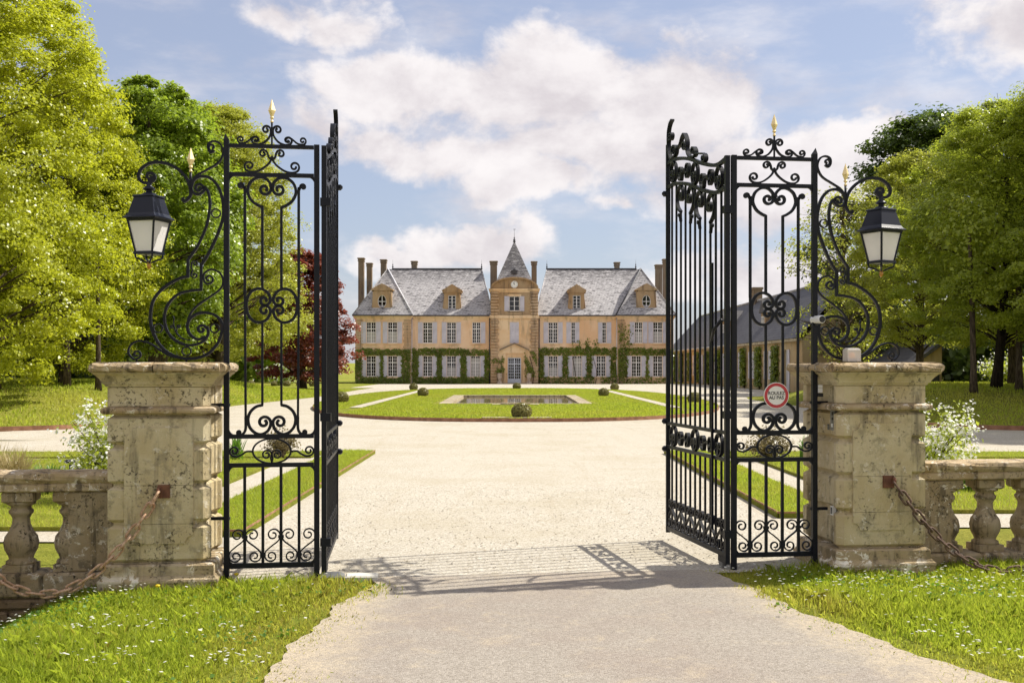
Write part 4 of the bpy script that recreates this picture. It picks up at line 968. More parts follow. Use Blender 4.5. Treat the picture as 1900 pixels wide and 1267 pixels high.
# ------------------------------------------------------------------ balustrades
def balustrade(sg, label):
    u = U0 + sg*(HALF+PW+.092+.756); p = thing('balustrade', label, 'balustrade', GW(u, .06), TH); S = M['balustrade_stone']; Wd = .14
    f = lambda a: sg*a
    def bx(a0, a1, y0, y1, z0, z1, nm, mat, c=.012):
        x0, x1 = sorted((f(a0), f(a1))); pf = [(x0, y0), (x1, y0), (x1, y1), (x0, y1)]; return MB().loft(pf, [(z0, -c), (z0+c, 0), (z1-c, 0), (z1, -c)]).build(nm, mat, p)
    bx(.003, .34, -.125, .125, .115, .735, 'pier', S)
    prof = [(.112, .17), (.112, .195), (.088, .21), (.096, .235), (.122, .285), (.130, .335), (.120, .385), (.088, .43), (.068, .48), (.064, .525), (.076, .55), (.090, .565), (.092, .585), (.078, .60), (.074, .62), (.106, .635), (.108, .655)]
    mb = MB().box(-.112, .112, -.112, .112, .115, .172); mb.lathe(prof, 20); mb.loft([(-.115, -.115), (.115, -.115), (.115, .115), (-.115, .115)], [(.650, -.02), (.664, 0), (.726, 0), (.735, -.006)])
    src = None
    for i, a in enumerate([.345 + .378*k for k in range(9)]):
        if src is None: src = mb.build('baluster', S, p, (f(a), 0, 0), (0, 0, 0))
        else: share('baluster', src, p, (f(a), 0, 0), (0, 0, (i*2.1) % 6.28 if False else (pi/2)*(i % 4)))
    L = 3.5; a = .002; k = 0
    rr = [(-.735, 0)]
    prof_r = [(-.135, .737), (-.150, .748), (-.150, .792), (-.140, .80), (-.150, .812), (-.168, .836), (-.172, .858), (-.160, .880), (-.120, .893), (0, .899), (.120, .893), (.160, .880), (.172, .858), (.150, .812), (.150, .748), (.135, .737)]
    rg = random.Random(5+sg)
    while a < L:
        b = min(a + rg.uniform(.80, 1.05), L); n = 7; V = []
        for x in np.linspace(a+.004, b-.004, n):
            for y, z in prof_r: V.append((f(x), y + (rg.uniform(-.007, .007) if z > .80 else 0), z + (rg.uniform(-.008, .005) if z > .83 else 0)))
        m_ = len(prof_r); fs = [(i*m_+q, i*m_+(q+1) % m_, (i+1)*m_+(q+1) % m_, (i+1)*m_+q) for i in range(n-1) for q in range(m_)] + [tuple(range(m_)), tuple(reversed(range((n-1)*m_, n*m_)))]
        MB().add(V, fs if sg < 0 else [tuple(reversed(q)) for q in fs]).build('rail_stone', M['cap_stone'], p); a = b
    a = .002
    while a < L:
        b = min(a + rg.uniform(.45, .75), L); bx(a+.004, b-.004, -.165+rg.uniform(-.008, .008), .165, -.075, .113, 'base_stone', S, .02); a = b
    z = -.08
    for row in range(5):
        hgt = rg.uniform(.085, .105); a = .002 - (0.14 if row % 2 else 0)
        while a < 3.0:
            b = a + rg.uniform(.20, .38); a_ = max(a, .002)
            if b - a_ > .05: bx(a_+.007, b-.007, -.150+rg.uniform(-.012, .012), .12, z-hgt+.006, z-.006, 'brick', M['wall_stone'], .016)
            a = b
        z -= hgt
    x0, x1 = sorted((f(.002), f(3.0))); MB().box(x0, x1, -.115, .11, z, -.078).build('mortar', M['wall_stone'], p)
    return p
balustrade(-1, 'lichen-darkened stone balustrade joining the left pillar'); balustrade(1, 'pale brown stone balustrade joining the right pillar')

# ------------------------------------------------------------------ chains on the pillars
def link_mesh():
    mb = MB(); a, b, r = .064, .029, .0102; path = []
    for i in range(8): q = -pi/2+pi*i/7; path.append((a-b+b*cos(q)+.0, b*sin(q), 0))
    for i in range(8): q = pi/2+pi*i/7; path.append((-(a-b)+b*cos(q), b*sin(q), 0))
    n = len(path); k = 6; V = []
    for i in range(n):
        P = Vector(path[i]); d = (Vector(path[(i+1) % n])-Vector(path[i-1])).normalized(); x = Vector((d.y, -d.x, 0))
        for j in range(k): q = 2*pi*j/k; V.append(P + x*(r*cos(q)) + Vector((0, 0, r*sin(q))))
    mb.add(V, [(i*k+j, i*k+(j+1) % k, ((i+1) % n)*k+(j+1) % k, ((i+1) % n)*k+j) for i in range(n) for j in range(k)], True); return mb
def chain(sg, a0, low, label, mat):
    """from an eye in the pillar, sagging to its lowest point at distance low, on to a low stone post"""
    uc = (ucL if sg < 0 else ucR) + sg*a0; p = thing('chain', label, 'chain', GW(uc, -.33, .0), TH)
    MB().loft([(-.045, .016), (.045, .016), (.045, .062), (-.045, .062)], [(.705, 0), (.805, 0)]).build('wall_plate', M['rusty_plate'], p)
    MB().lathe([(.020, -.012), (.030, -.008), (.030, .008), (.020, .012)], 14, (sg*.035, -.0, .765), True, 0, 'x').build('eye', M['rusty_plate'], p); MB().box(sg*.035-.012, sg*.035+.012, 0, .036, .745, .785).build('lug', M['rusty_plate'], p)
    zlow = .02; c = (.745-zlow)/low**2; f = lambda d: zlow + c*(d-low)**2
    pts = []; d = .035; pitch = .098; pts.append((d, f(d-.035)))
    while d < low*2+.02: d += pitch/sqrt(1+(2*c*(d-.035-low))**2); pts.append((d, f(d-.035)))
    src = None; y0 = -.01; ys = lambda d_: y0 - .10*sin(min(1, d_/low/2)*pi)
    for i in range(len(pts)-1):
        A = Vector((sg*pts[i][0], ys(pts[i][0]), pts[i][1])); B = Vector((sg*pts[i+1][0], ys(pts[i+1][0]), pts[i+1][1])); d_ = (B-A).normalized()
        q = d_.to_track_quat('X', 'Z') @ Matrix.Rotation((pi/2-.25 if i % 2 else .12)+random.uniform(-.2, .2), 3, 'X').to_quaternion()
        if src is None: src = link_mesh().build('link', mat, p); o = src
        else: o = share('link', src, p)
        o.location = (A+B)/2; o.rotation_mode = 'QUATERNION'; o.rotation_quaternion = q
    e = pts[-1][0]; gp = GW(uc+sg*(e+.16), -.34); b = thing('stone_post', 'low round stone post holding the far end of the ' + ('left' if sg < 0 else 'right') + ' chain', 'post', (gp.x, gp.y, float(G(gp.x, gp.y))-.1), TH)
    MB().lathe([(.16, 0), (.15, .55), (.14, .95), (.15, .97), (.15, 1.02), (.09, 1.12), (.02, 1.15)], 18).build('shaft', M['balustrade_stone'], b)
    return p
chain(-1, -.04, .80, 'thick rusty pale-brown chain sagging from the left pillar', M['rusty_chain']); chain(1, .045, .92, 'thick dark brown chain sagging from the right pillar', M['dark_rusty_chain'])
for px, py in ((-2.16, 8.87), (-2.63, 8.40)):
    z = float(G(px, py)); d = thing('dandelion', 'yellow dandelion in the grass ' + ('before the left gate panel' if px > -2.4 else 'against the plinth of the left pillar'), 'flower', (px, py, z)); MB().tube([(0, 0, -.02), (.005, 0, .07)], .003, 5).build('stem', M['leaf_iris'], d); MB().lathe([(.006, .068), (.020, .078), (.018, .086), (.004, .09)], 10).build('flower_head', M['petal_yellow'], d)

# ------------------------------------------------------------------ the chateau
HX, HY = 0.40, 115.0
ch = thing('chateau', 'long two-storey ochre chateau with slate roofs, clock pavilion and central spire', 'chateau', (HX-.16, HY, 0))
CM = {}
def wall(name, x0, x1, z0, z1, yf, depth, holes, mat):
    """front wall at y = yf with real window openings, reveals .22 deep, closed sides and back"""
    mb = MB(); xs = sorted({x0, x1, *[v for h in holes for v in (h[0], h[1])]}); zs = sorted({z0, z1, *[v for h in holes for v in (h[2], h[3])]})
    for a, b in zip(xs[:-1], xs[1:]):
        for c, d in zip(zs[:-1], zs[1:]):
            mx, mz = (a+b)/2, (c+d)/2
            if any(h[0] < mx < h[1] and h[2] < mz < h[3] for h in holes): continue
            mb.add([(a, yf, c), (b, yf, c), (b, yf, d), (a, yf, d)], [(0, 1, 2, 3)])
    for (a, b, c, d) in holes:
        r = .22; mb.add([(a, yf, c), (b, yf, c), (b, yf, d), (a, yf, d), (a, yf+r, c), (b, yf+r, c), (b, yf+r, d), (a, yf+r, d)], [(0, 4, 5, 1), (1, 5, 6, 2), (2, 6, 7, 3), (3, 7, 4, 0)])
    y1 = yf+depth; mb.add([(x0, yf, z0), (x1, yf, z0), (x1, y1, z0), (x0, y1, z0), (x0, yf, z1), (x1, yf, z1), (x1, y1, z1), (x0, y1, z1)], [(1, 2, 6, 5), (2, 3, 7, 6), (3, 0, 4, 7), (4, 5, 6, 7)])
    return mb.build(name, mat, ch)
def win_meshes(w_, h_, cols, rows, tr):
    key = (round(w_, 2), round(h_, 2), cols, rows, tr)
    if key in CM: return CM[key]
    f = MB(); t_ = .055; f.box(-w_/2, -w_/2+t_, -.03, .03, 0, h_); f.box(w_/2-t_, w_/2, -.03, .03, 0, h_); f.box(-w_/2+t_, w_/2-t_, -.03, .03, 0, t_+.03); f.box(-w_/2+t_, w_/2-t_, -.03, .03, h_-t_, h_)
    f.box(-.04, .04, -.034, .026, t_+.03, h_-t_)
    if tr: f.box(-w_/2+t_, w_/2-t_, -.037, .023, h_*tr-.04, h_*tr+.04)
    for i in range(1, cols):
        if cols % 2 == 0 and i == cols//2: continue
        x = -w_/2+w_*i/cols; f.box(x-.016, x+.016, -.02, .02, t_+.03, h_-t_)
    for j in range(1, rows): z = h_*j/rows; f.box(-w_/2+t_, w_/2-t_, -.018, .018, z-.016, z+.016)
    g = MB().box(-w_/2+.01, w_/2-.01, .031, .045, .01, h_-.01)
    CM[key] = (f.mesh('window'), g.mesh('pane')); return CM[key]
def shutter_mesh(w_, h_):
    key = ('s', round(w_, 2), round(h_, 2))
    if key in CM: return CM[key]
    s = MB(); t_ = .07; s.box(0, t_, -.03, .03, 0, h_); s.box(w_-t_, w_, -.03, .03, 0, h_)
    for z in (0, h_*.36, h_*.70, h_-.09): s.box(t_, w_-t_, -.03, .03, z, z+.09)
    s.box(t_, w_-t_, -.006, .012, .09, h_-.09)
    n = int(h_/.11)
    for i in range(n):
        z = .10+(h_-.2)*i/n; s.add([(t_, -.024, z), (w_-t_, -.024, z), (w_-t_, -.008, z+.075), (t_, -.008, z+.075)], [(0, 1, 2, 3)])
    CM[key] = s.mesh('shutter'); return CM[key]
def window(xc, z0, w_, h_, yf, cols=4, rows=6, tr=.68, shut=(1, 1), sw=.47, curtain=0, surround=True, prt=None):
    P = prt or ch; fm, gm = win_meshes(w_, h_, cols, rows, tr)
    o = mesh_obj('window', fm, M['frame_paint'], P); o.location = (xc, yf+.13, z0); pn = mesh_obj('pane', gm, M['window_glass'], o)
    if curtain: MB().box(-w_/2+.07, w_/2-.07, .026, .0305, .09, h_*curtain).build('curtain', M['curtain'], o)
    MB().box(-w_/2-.10, w_/2+.10, -.26, .0, -.13, -.002).build('sill', M['chateau_trim'], o)
    if surround:
        s = MB(); s.box(-w_/2-.16, w_/2+.16, -.165, -.12, h_, h_+.20); s.build('lintel', M['chateau_trim'], o)
    for sd, k in ((-1, shut[0]), (1, shut[1])):
        if not k: continue
        sm = shutter_mesh(sw, h_); q = mesh_obj('shutter', sm, M['shutter_paint'], P)
        if k == 1: q.location = (xc + sd*(w_/2+.02) if sd > 0 else xc-(w_/2+.02)-sw, yf-.05, z0)
        else: q.location = (xc + (.0 if sd > 0 else -sw), yf+.05, z0)       # closed
        q.rotation_euler = (0, 0, random.uniform(-.02, .02))
    return (xc-w_/2, xc+w_/2, z0, z0+h_)
GZ, GH, UZ, UH = .72, 2.12, 4.12, 2.14
EAVE = 6.95
xw = lambda px: (px-954.5)/18.26
R_ = M['chateau_render']
# wings
for s, ground, upper, nm in ((-1, [793.5, 837.7, 882.4], [(793.5, 1, 1), (837.7, 1, 1), (884, 0, 1)], 'l'), (1, [1026.3, 1071, 1115.3], [(1026.3, 1, 1), (1067.5, 1, 2), (1117.5, 2, 1)], 'r')):
    holes = [window(xw(p), GZ, .96, GH, 0.0, curtain=(0, .45, .9)[(i+int(s > 0)) % 3]) for i, p in enumerate(ground)]
    for p, a, b in upper:
        holes.append(window(xw(p), UZ, .96 if a == b == 1 else .84, UH, 0.0, shut=(a, b), curtain=0))
    x0, x1 = sorted((s*2.4, s*10.45)); wall('wall', x0, x1, 0, EAVE-.35, 0.0, 9.5, holes, R_)
    for p in ground: MB().box(xw(p)-.85, xw(p)+.85, -.055, -.002, 3.62, 3.92).build('apron', M['chateau_trim'], ch)
for s, ground, upper in ((-1, [689.7, 729.2], [689.7, 729.2]), (1, [1180, 1219.6], [1184, 1219.6])):
    holes = [window(xw(p), GZ, .96, GH, -.45) for p in ground] + [window(xw(p), UZ, .96 if not (s > 0 and i == 0) else .80, UH, -.45, curtain=.55) for i, p in enumerate(upper)]
    x0, x1 = sorted((s*10.45, s*16.1)); wall('wall', x0, x1, 0, EAVE-.30, -.45, 10.4, holes, R_)
    for p in ground: MB().box(xw(p)-.85, xw(p)+.85, -.505, -.452, 3.62, 3.92).build('apron', M['chateau_trim'], ch)
    xq = sorted((s*10.45, s*11.25)); 
    for xa, xb in (xq, sorted((s*15.3, s*16.1))):                              # rusticated corner quoins
        q = MB(); n = 22
        for i in range(n): z = .05+6.5*i/n; o = .10 if i % 2 else 0; q.cbox(xa+(o if s*xa > s*xb or abs(xa) < abs(xb) and s < 0 else 0), xb-(o if abs(xa) < abs(xb) and s > 0 else 0), -.52, -.44, z+.028, z+6.5/n-.028, .03)
        q.build('quoin', M['chateau_quoin'], ch)
# central clock pavilion
holes = [window(0, UZ, .92, UH, -.55, shut=(2, 2), sw=.455), window(0, 7.36, 1.05, 1.5, -.55, cols=2, rows=3, tr=0, sw=.46)]
door = (-.68, .68, .02, 2.66); holes.append(door)
wall('wall', -2.4, 2.4, 0, 6.75, -.55, 7.0, [holes[0], holes[2]], M['chateau_trim']); wall('upper_wall', -2.4, 2.4, 6.752, 9.55, -.55, 7.0, [holes[1]], M['dormer_stone'])
d = MB(); d.box(-.68, -.60, -.05, .03, 0, 2.64); d.box(.60, .68, -.05, .03, 0, 2.64); d.box(-.60, .60, -.05, .03, 2.54, 2.64); d.box(-.05, .05, -.055, .025, 0, 2.54); d.box(-.60, -.05, -.045, .02, 0, .50); d.box(.05, .60, -.045, .02, 0, .50); d.box(-.60, .60, -.052, .022, 1.98, 2.06)
for x in (-.42, -.235, .235, .42): d.box(x-.016, x+.016, -.03, .01, .5, 2.54)
for i in range(1, 7): d.box(-.60, .60, -.028, .008, .5+2.04*i/7-.016, .5+2.04*i/7+.016)
dr = d.build('door', M['door_paint'], ch, (0, -.40, .02)); MB().box(-.60, .60, .010, .024, .05, 2.6).build('pane', M['window_glass'], dr); MB().lathe([(.02, -.09), (.03, -.07), (.012, -.055)], 8, (.09, 0, 1.05), True, 0, 'y').build('handle', M['brass'], dr)
MB().box(-1.5, 1.5, -1.15, -.552, -.02, .10).build('doorstep', M['coping_stone'], ch)
for s in (-1, 1):
    xa, xb = sorted((s*1.55, s*2.4)); q = MB(); n = 31
    for i in range(n):
        z = .05+9.3*i/n
        o = .13 if i % 2 else 0; q.cbox(xa+(o if s > 0 else 0), xb-(o if s < 0 else 0), -.68, -.54, z+.035, z+9.3/n-.035, .04)
    q.build('quoin', M['chateau_quoin'], ch)
    MB().cbox(s*.98-.14, s*.98+.14, -.66, -.552, .10, 3.1, .02).build('pilaster', M['chateau_trim'], ch)
MB().box(-1.20, 1.20, -.72, -.552, 3.10, 3.36).build('entablature', M['chateau_trim'], ch)
MB().prism([(-1.34, 3.362), (1.34, 3.362), (1.34, 3.44), (0, 4.02), (-1.34, 3.44)], -.70, -.552).build('door_pediment', M['chateau_trim'], ch)
for s in (-1, 1): MB().prism([(s*1.50, 3.36), (s*1.50, 3.49), (0, 4.17), (0, 4.02)] if s > 0 else [(s*1.50, 3.49), (s*1.50, 3.36), (0, 4.02), (0, 4.17)], -.90, -.552).build('raking_cornice', M['chimney_stone'], ch)
MB().box(-2.50, 2.50, -.72, -.552, 6.62, 6.94).build('string_course', M['chateau_trim'], ch)
MB().box(-.95, .95, -.68, -.552, 7.0, 7.30).build('window_apron', M['dormer_stone'], ch)
MB().loft([(-2.44, -.60), (2.44, -.60), (2.44, 6.4), (-2.44, 6.4)], [(9.25, 0), (9.40, .03), (9.42, .10), (9.56, .16), (9.62, .16)]).build('cornice', M['chateau_trim'], ch)
seg = [(2.45*cos(a), 9.62+1.18*max(0, sin(a))) for a in [i*pi/20 for i in range(21)]]
MB().prism([(x*.93, 9.63+(z-9.62)*.88) for x, z in seg], -.62, .2).build('pediment', M['dormer_stone'], ch)
arcv = [(x, z) for x, z in seg]; inn_ = [(x*.93, 9.62+(z-9.62)*.86) for x, z in seg]; rim = MB()
for i in range(20): rim.prism([inn_[i], arcv[i], arcv[i+1], inn_[i+1]], -.80, -.1)
rim.build('arched_cornice', M['dormer_stone'], ch)
ck = mesh_obj('clock', MB().lathe([(.42, -.10), (.42, .0)], 28, (0, 0, 0), False, 0, 'y').mesh('clock'), M['dormer_stone'], ch); ck.location = (0, -.625, 10.03)
MB().lathe([(.35, -.125), (.35, -.09)], 28, (0, 0, 0), False, 0, 'y').build('dial', M['clock_white'], ck)
hm = MB()
for i in range(12): a = i*pi/6; hm.flat([(.25*sin(a), .25*cos(a)), (.32*sin(a), .32*cos(a))], .035, .006, -.129)
hm.flat([(0, 0), (-.03, .27)], .03, .006, -.131); hm.flat([(.02, -.04), (-.10, .17)], .04, .006, -.135); hm.build('hands', M['sign_text'], ck)

# roofs
SL = M['slate']
def roof(name, verts, faces, mat=SL): return MB().add(verts, faces).build(name, mat, ch)
RZ, RY = 12.05, 4.75
for s in (-1, 1):
    e = 9.9; xi, xo, xr = s*2.15, s*13.2, s*3.45
    V = [(xi, -.32, EAVE-.02), (xo, -.32, EAVE-.02), (xo, RY, RZ), (xr, RY, RZ), (xi, 9.8, EAVE-.02), (xo, 9.8, EAVE-.02)]
    F = [(0, 1, 2, 3), (4, 3, 2, 5), (0, 3, 4)]
    rf = roof('roof', V, F if s > 0 else [tuple(reversed(f)) for f in F])
    MB().box(*sorted((xr, s*12.9)), RY-.09, RY+.09, RZ-.04, RZ+.10).build('ridge', M['ridge_metal'], rf)
    MB().tube([(xr, RY, RZ), (xi, -.32, EAVE)], .05, 6).build('hip', SL, rf)
    for x in (xr, s*12.85): MB().lathe([(.12, 0), (.05, .12), (.09, .25), (.03, .36), (.06, .48), (.015, .58), (.01, .98)], 8, (x, RY, RZ)).build('finial', M['ridge_metal'], rf)
    # pavilion roof with a steep hipped front
    a, b = s*10.25, s*16.35; ap = s*13.15; y0, y1 = -.78, 10.2; yr0, yr1 = 2.7, 7.0; zt = 11.92
    V = [(a, y0, EAVE), (b, y0, EAVE), (b, y1, EAVE), (a, y1, EAVE), (ap, yr0, zt), (ap, yr1, zt)]; F = [(0, 1, 4), (1, 2, 5, 4), (2, 3, 5), (3, 0, 4, 5)]
    rf = roof('roof', V, F if s > 0 else [tuple(reversed(f)) for f in F])
    for c in (a, b): MB().tube([(c, y0, EAVE+.02), (ap, yr0, zt+.02)], .075 if abs(c) < 12 else .05, 6).build('hip', M['lead'] if abs(c) < 12 and s < 0 else (SL if abs(c) > 12 else M['ridge_metal']), rf)
    MB().tube([(ap, yr0, zt), (ap, yr1, zt)], .07, 6).build('ridge', M['ridge_metal'], rf)
    # eaves: cornice and gutter
    x0, x1 = sorted((s*2.52, s*10.2)); MB().loft([(x0, -.06), (x1, -.06), (x1, 9.5), (x0, 9.5)], [(EAVE-.50, -.02), (EAVE-.36, .0), (EAVE-.30, .08), (EAVE-.16, .16), (EAVE-.10, .18)]).build('cornice', M['chateau_trim'], ch)
    MB().box(x0-.0, x1+.0, -.40, -.26, EAVE-.09, EAVE+.02).build('gutter', M['ridge_metal'], ch)
    x0, x1 = sorted((s*10.5, s*16.12)); MB().loft([(x0, -.47), (x1, -.47), (x1, 9.9), (x0, 9.9)], [(EAVE-.46, 0), (EAVE-.36, .03), (EAVE-.28, .10), (EAVE-.16, .17), (EAVE-.08, .19)]).build('cornice', M['chateau_trim'], ch)
    MB().box(x0-.25, x1+.25, -.90, -.75, EAVE-.09, EAVE+.03).build('gutter', M['ridge_metal'], ch)
    MB().tube([(s*10.40, -.12, EAVE-.2), (s*10.40, -.12, .0)], .055, 8).build('downpipe', M['lead'], ch); MB().tube([(s*2.52, -.14, EAVE-.2), (s*2.52, -.14, .0)], .05, 8).build('downpipe', M['ridge_metal'], ch)
# spire over the clock
sy = 2.2; V = [(-2.2, sy-2.3, 9.60), (2.2, sy-2.3, 9.60), (2.2, sy+2.3, 9.60), (-2.2, sy+2.3, 9.60), (0, sy, 14.75)]
spr = roof('spire', V, [(0, 1, 4), (1, 2, 4), (2, 3, 4), (3, 0, 4)])
MB().lathe([(.16, 0), (.10, .12), (.14, .22), (.05, .32), (.08, .42), (.02, .55), (.014, 1.35)], 8, (0, sy, 14.62)).build('finial', M['ridge_metal'], spr); MB().flat([(-.10, 15.95), (.14, 15.95)], .05, .02, sy).build('weather_vane', M['ridge_metal'], spr)
MB().prism([(-.28, 11.22), (.28, 11.22), (.28, 11.5), (.36, 11.5), (0, 11.72), (-.36, 11.5), (-.28, 11.5)], sy-1.75, sy-.8).build('spire_hatch', M['ridge_metal'], spr)
# dormers
def dormer(xc, yf, w_, oval, name='dormer'):
    zb = EAVE+.32; D = M['dormer_stone']; k = w_/2
    if not oval:
        ww, z0, z1 = .80, zb+.30, zb+1.72; mb = MB(); dp = 2.9
        mb.box(-k+.16, -ww/2, 0, dp, .12, 2.0); mb.box(ww/2, k-.16, 0, dp, .12, 2.0); mb.box(-ww/2, ww/2, 0, dp, .12, .32); mb.box(-ww/2, ww/2, 0, dp, 1.74, 2.0); mb.box(-ww/2, ww/2, .45, dp, .32, 1.74)
        for s in (-1, 1): mb.prism([(s*(k-.16), .12), (s*k, .12), (s*(k-.03), .6), (s*(k-.12), 1.3), (s*(k-.16), 1.6)] if s > 0 else rev([(s*(k-.16), .12), (s*k, .12), (s*(k-.03), .6), (s*(k-.12), 1.3), (s*(k-.16), 1.6)]), .06, .5)
        o = mb.build('dormer', D, ch, (xc, yf, zb)); MB().box(-k-.04, k+.04, -.10, dp, -.02, .118).build('base', D, o)
        MB().box(-k+.02, k-.02, -.12, dp, 2.002, 2.16).build('cornice', D, o)
        MB().prism([(-k-.06, 2.162), (k+.06, 2.162), (k+.06, 2.25), (0, 2.88), (-k-.06, 2.25)], -.14, dp+1.2).build('pediment', D, o)
        fm, gm = win_meshes(ww-.02, 1.40, 2, 4, 0); f = mesh_obj('window', fm, M['frame_paint'], o); f.location = (0, .12, .33)
        g = mesh_obj('pane', gm, M['window_glass'], o); g.location = (0, .12, .33)
    else:
        mb = MB(); n = 28; rx, rz, zc = .44, .66, 1.20; W_, Hh = k-.12, 2.32; rim_o = []; rim_i = []
        for i in range(n):
            a = 2*pi*i/n+pi/4; c, s = cos(a), sin(a); q = min(W_/max(abs(c), 1e-6), (Hh/2-.0)/max(abs(s), 1e-6)); rim_o.append((q*c, Hh/2+.04+q*s)); rim_i.append((rx*c, zc+rz*s))
        dp = 3.2
        V = [(x, 0, z) for x, z in rim_o] + [(x, 0, z) for x, z in rim_i] + [(x, .3, z) for x, z in rim_i]
        mb.add(V, [(i, (i+1) % n, (i+1) % n+n, i+n) for i in range(n)] + [(i+n, (i+1) % n+n, (i+1) % n+2*n, i+2*n) for i in range(n)])
        mb.box(-W_, W_, .31, dp, .04, Hh); mb.add([(-W_, 0, .04), (-W_, .31, .04), (-W_, .31, Hh), (-W_, 0, Hh), (W_, 0, .04), (W_, .31, .04), (W_, .31, Hh), (W_, 0, Hh)], [(0, 3, 2, 1), (4, 5, 6, 7)])
        for s in (-1, 1): mb.prism([(s*W_, .06), (s*(k+.06), .06), (s*k, .5), (s*(W_+.05), .9), (s*(W_+.02), 1.7), (s*W_, 1.9)] if s > 0 else rev([(s*W_, .06), (s*(k+.06), .06), (s*k, .5), (s*(W_+.05), .9), (s*(W_+.02), 1.7), (s*W_, 1.9)]), .04, .5)
        o = mb.build('dormer', D, ch, (xc, yf, zb-.12)); MB().box(-k-.12, k+.12, -.08, dp, -.12, .038).build('base', D, o)
        MB().prism([(-k-.04, Hh+.002), (k+.04, Hh+.002), (k+.04, Hh+.10), (k*.25, Hh+.60), (0, Hh+.70), (-k*.25, Hh+.60), (-k-.04, Hh+.10)], -.12, dp+1.0).build('pediment', D, o)
        r = MB(); r.flat([(rx*cos(2*pi*i/28), zc+rz*sin(2*pi*i/28)) for i in range(28)], .10, .10, .12, True); r.build('window_frame', M['frame_paint'], o); c_ = MB().box(-.03, .03, .09, .15, zc-rz, zc+rz); c_.box(-rx, rx, .092, .148, zc-.03, zc+.03); c_.build('glazing_bar', M['frame_paint'], o)
        MB().add([(0, .20, zc)] + [(rx*cos(2*pi*i/28), .20, zc+rz*sin(2*pi*i/28)) for i in range(28)], [(0, i+1, (i+1) % 28+1) for i in range(28)]).build('pane', M['window_glass'], o)
        MB().prism([(-.16, zc+rz+.06), (.16, zc+rz+.06), (.20, zc+rz+.34), (-.20, zc+rz+.34)], -.07, .0).build('keystone', D, o)
    MB().box(-k-.25, k+.25, -.35, .02, -.14 if not oval else -.24, -.10 if not oval else -.20).build('lead_apron', M['lead'], o)
    return o
dormer(xw(838.5), .35, 1.95, False); dormer(xw(1070.5), .35, 1.85, False); dormer(xw(709.5), -.25, 2.15, True); dormer(xw(1199), -.25, 2.15, True)
# chimneys: (pixel column left, right, top row, distance behind the front, foot height)
for pl_, pr_, pt, yy, zf in ((664, 676.6, 478.5, 4.5, 6.0), (679.5, 691.5, 488, 9.0, 6.0), (705.5, 718, 481.5, 7.0, 10.4), (762.5, 775, 484.5, 5.4, 11.2), (908.5, 923.5, 484.5, 4.4, 7.5), (985, 997, 485, 4.4, 7.5), (1139, 1150.5, 486.5, 5.4, 11.2), (1215, 1229.5, 491, 8.0, 6.0), (1229, 1242, 480.5, 4.2, 6.0)):
    k = 2100/(HY+yy); x0, x1 = (pl_-950)/k-(HX-.16), (pr_-950)/k-(HX-.16); zt = 1.7+(681-pt)/k; D = .55; C = M['chimney_stone']
    o = MB().loft([(x0+.07, yy-D/2), (x1-.07, yy-D/2), (x1-.07, yy+D*.8), (x0+.07, yy+D*.8)], [(zf, 0), (zt-.42, 0)]).build('chimney', C, ch); MB().loft([(x0+.07, yy-D/2), (x1-.07, yy-D/2), (x1-.07, yy+D*.8), (x0+.07, yy+D*.8)], [(zt-.419, .0), (zt-.38, .05), (zt-.30, .06), (zt-.28, .02), (zt-.16, .02), (zt-.13, .09), (zt-.03, .09), (zt, .03)]).build('chimney_cap', C, o)
    if zf > 10.8: MB().box(x0-.12, x1+.12, yy-1.1, yy-.32, zf-.2, zf+.42).build('lead_flashing', M['lead'], o)
# ivy over the ground floor, a thing of its own on each stretch of wall
def ivy(x0, x1, z0, z1, yf, holes, dens, label, seed, sparse=None):
    rng = np.random.default_rng(seed); n = int((x1-x0)*(z1-z0)*dens); X = rng.uniform(x0, x1, n); Z = rng.uniform(z0, z1, n)
    edge = z1 - .13 + .07*nz(X, X*0, 2.2, seed) + .06*nz(X, X*0, 8, seed+20) + rng.normal(0, .05, n); k = Z < edge
    for (a, b, c, d) in holes: k &= ~((X > a-.44+rng.normal(0, .05, n)) & (X < b+.44+rng.normal(0, .05, n)) & (Z > c-.04+rng.normal(0, .05, n)) & (Z < d+.06+rng.normal(0, .05, n)))
    if sparse is not None: k &= sparse(X, Z, rng)
    X, Z = X[k], Z[k]; bulk = .10+.10*(np.sin(X*1.7+seed)*np.sin(Z*2.3)+1)
    P = np.stack([X, yf - rng.uniform(.03, 1, len(X))*bulk, Z], 1); V = leaf_quads(P, 0.17, np.tile([0.25, -1.0, 0.55], (len(P), 1)), rng, .85)
    o = thing('ivy', label, 'ivy', (HX-.16, HY, 0)); q = mesh_obj('foliage', faces_mesh('foliage', V, 4), M['leaf_ivy'], o)
    mb = MB()
    for i in range(int((x1-x0)/1.6)+1):
        x = rng.uniform(x0+.1, x1-.1)
        if any(a-.5 < x < b+.5 for a, b, c, d in holes): continue
        mb.tube(cr([(x, yf-.03, 0), (x+rng.uniform(-.2, .2), yf-.04, 1.2), (x+rng.uniform(-.4, .4), yf-.03, min(z1-.4, 2.8))], 3), [.035]*7, 5)
    if mb.v: mb.build('stem', M['bark'], o)
    return o
hL = [(xw(p)-.48, xw(p)+.48, GZ, GZ+GH) for p in (793.5, 837.7, 882.4)]; hR = [(xw(p)-.48, xw(p)+.48, GZ, GZ+GH) for p in (1026.3, 1071, 1115.3)]
pL = [(xw(p)-.48, xw(p)+.48, GZ, GZ+GH) for p in (689.7, 729.2)]; pR = [(xw(p)-.48, xw(p)+.48, GZ, GZ+GH) for p in (1180, 1219.6)]
ivy(-16.1, -10.5, 0, 3.6, -.47, pL, 260, 'ivy covering the ground floor of the left end pavilion', 1)
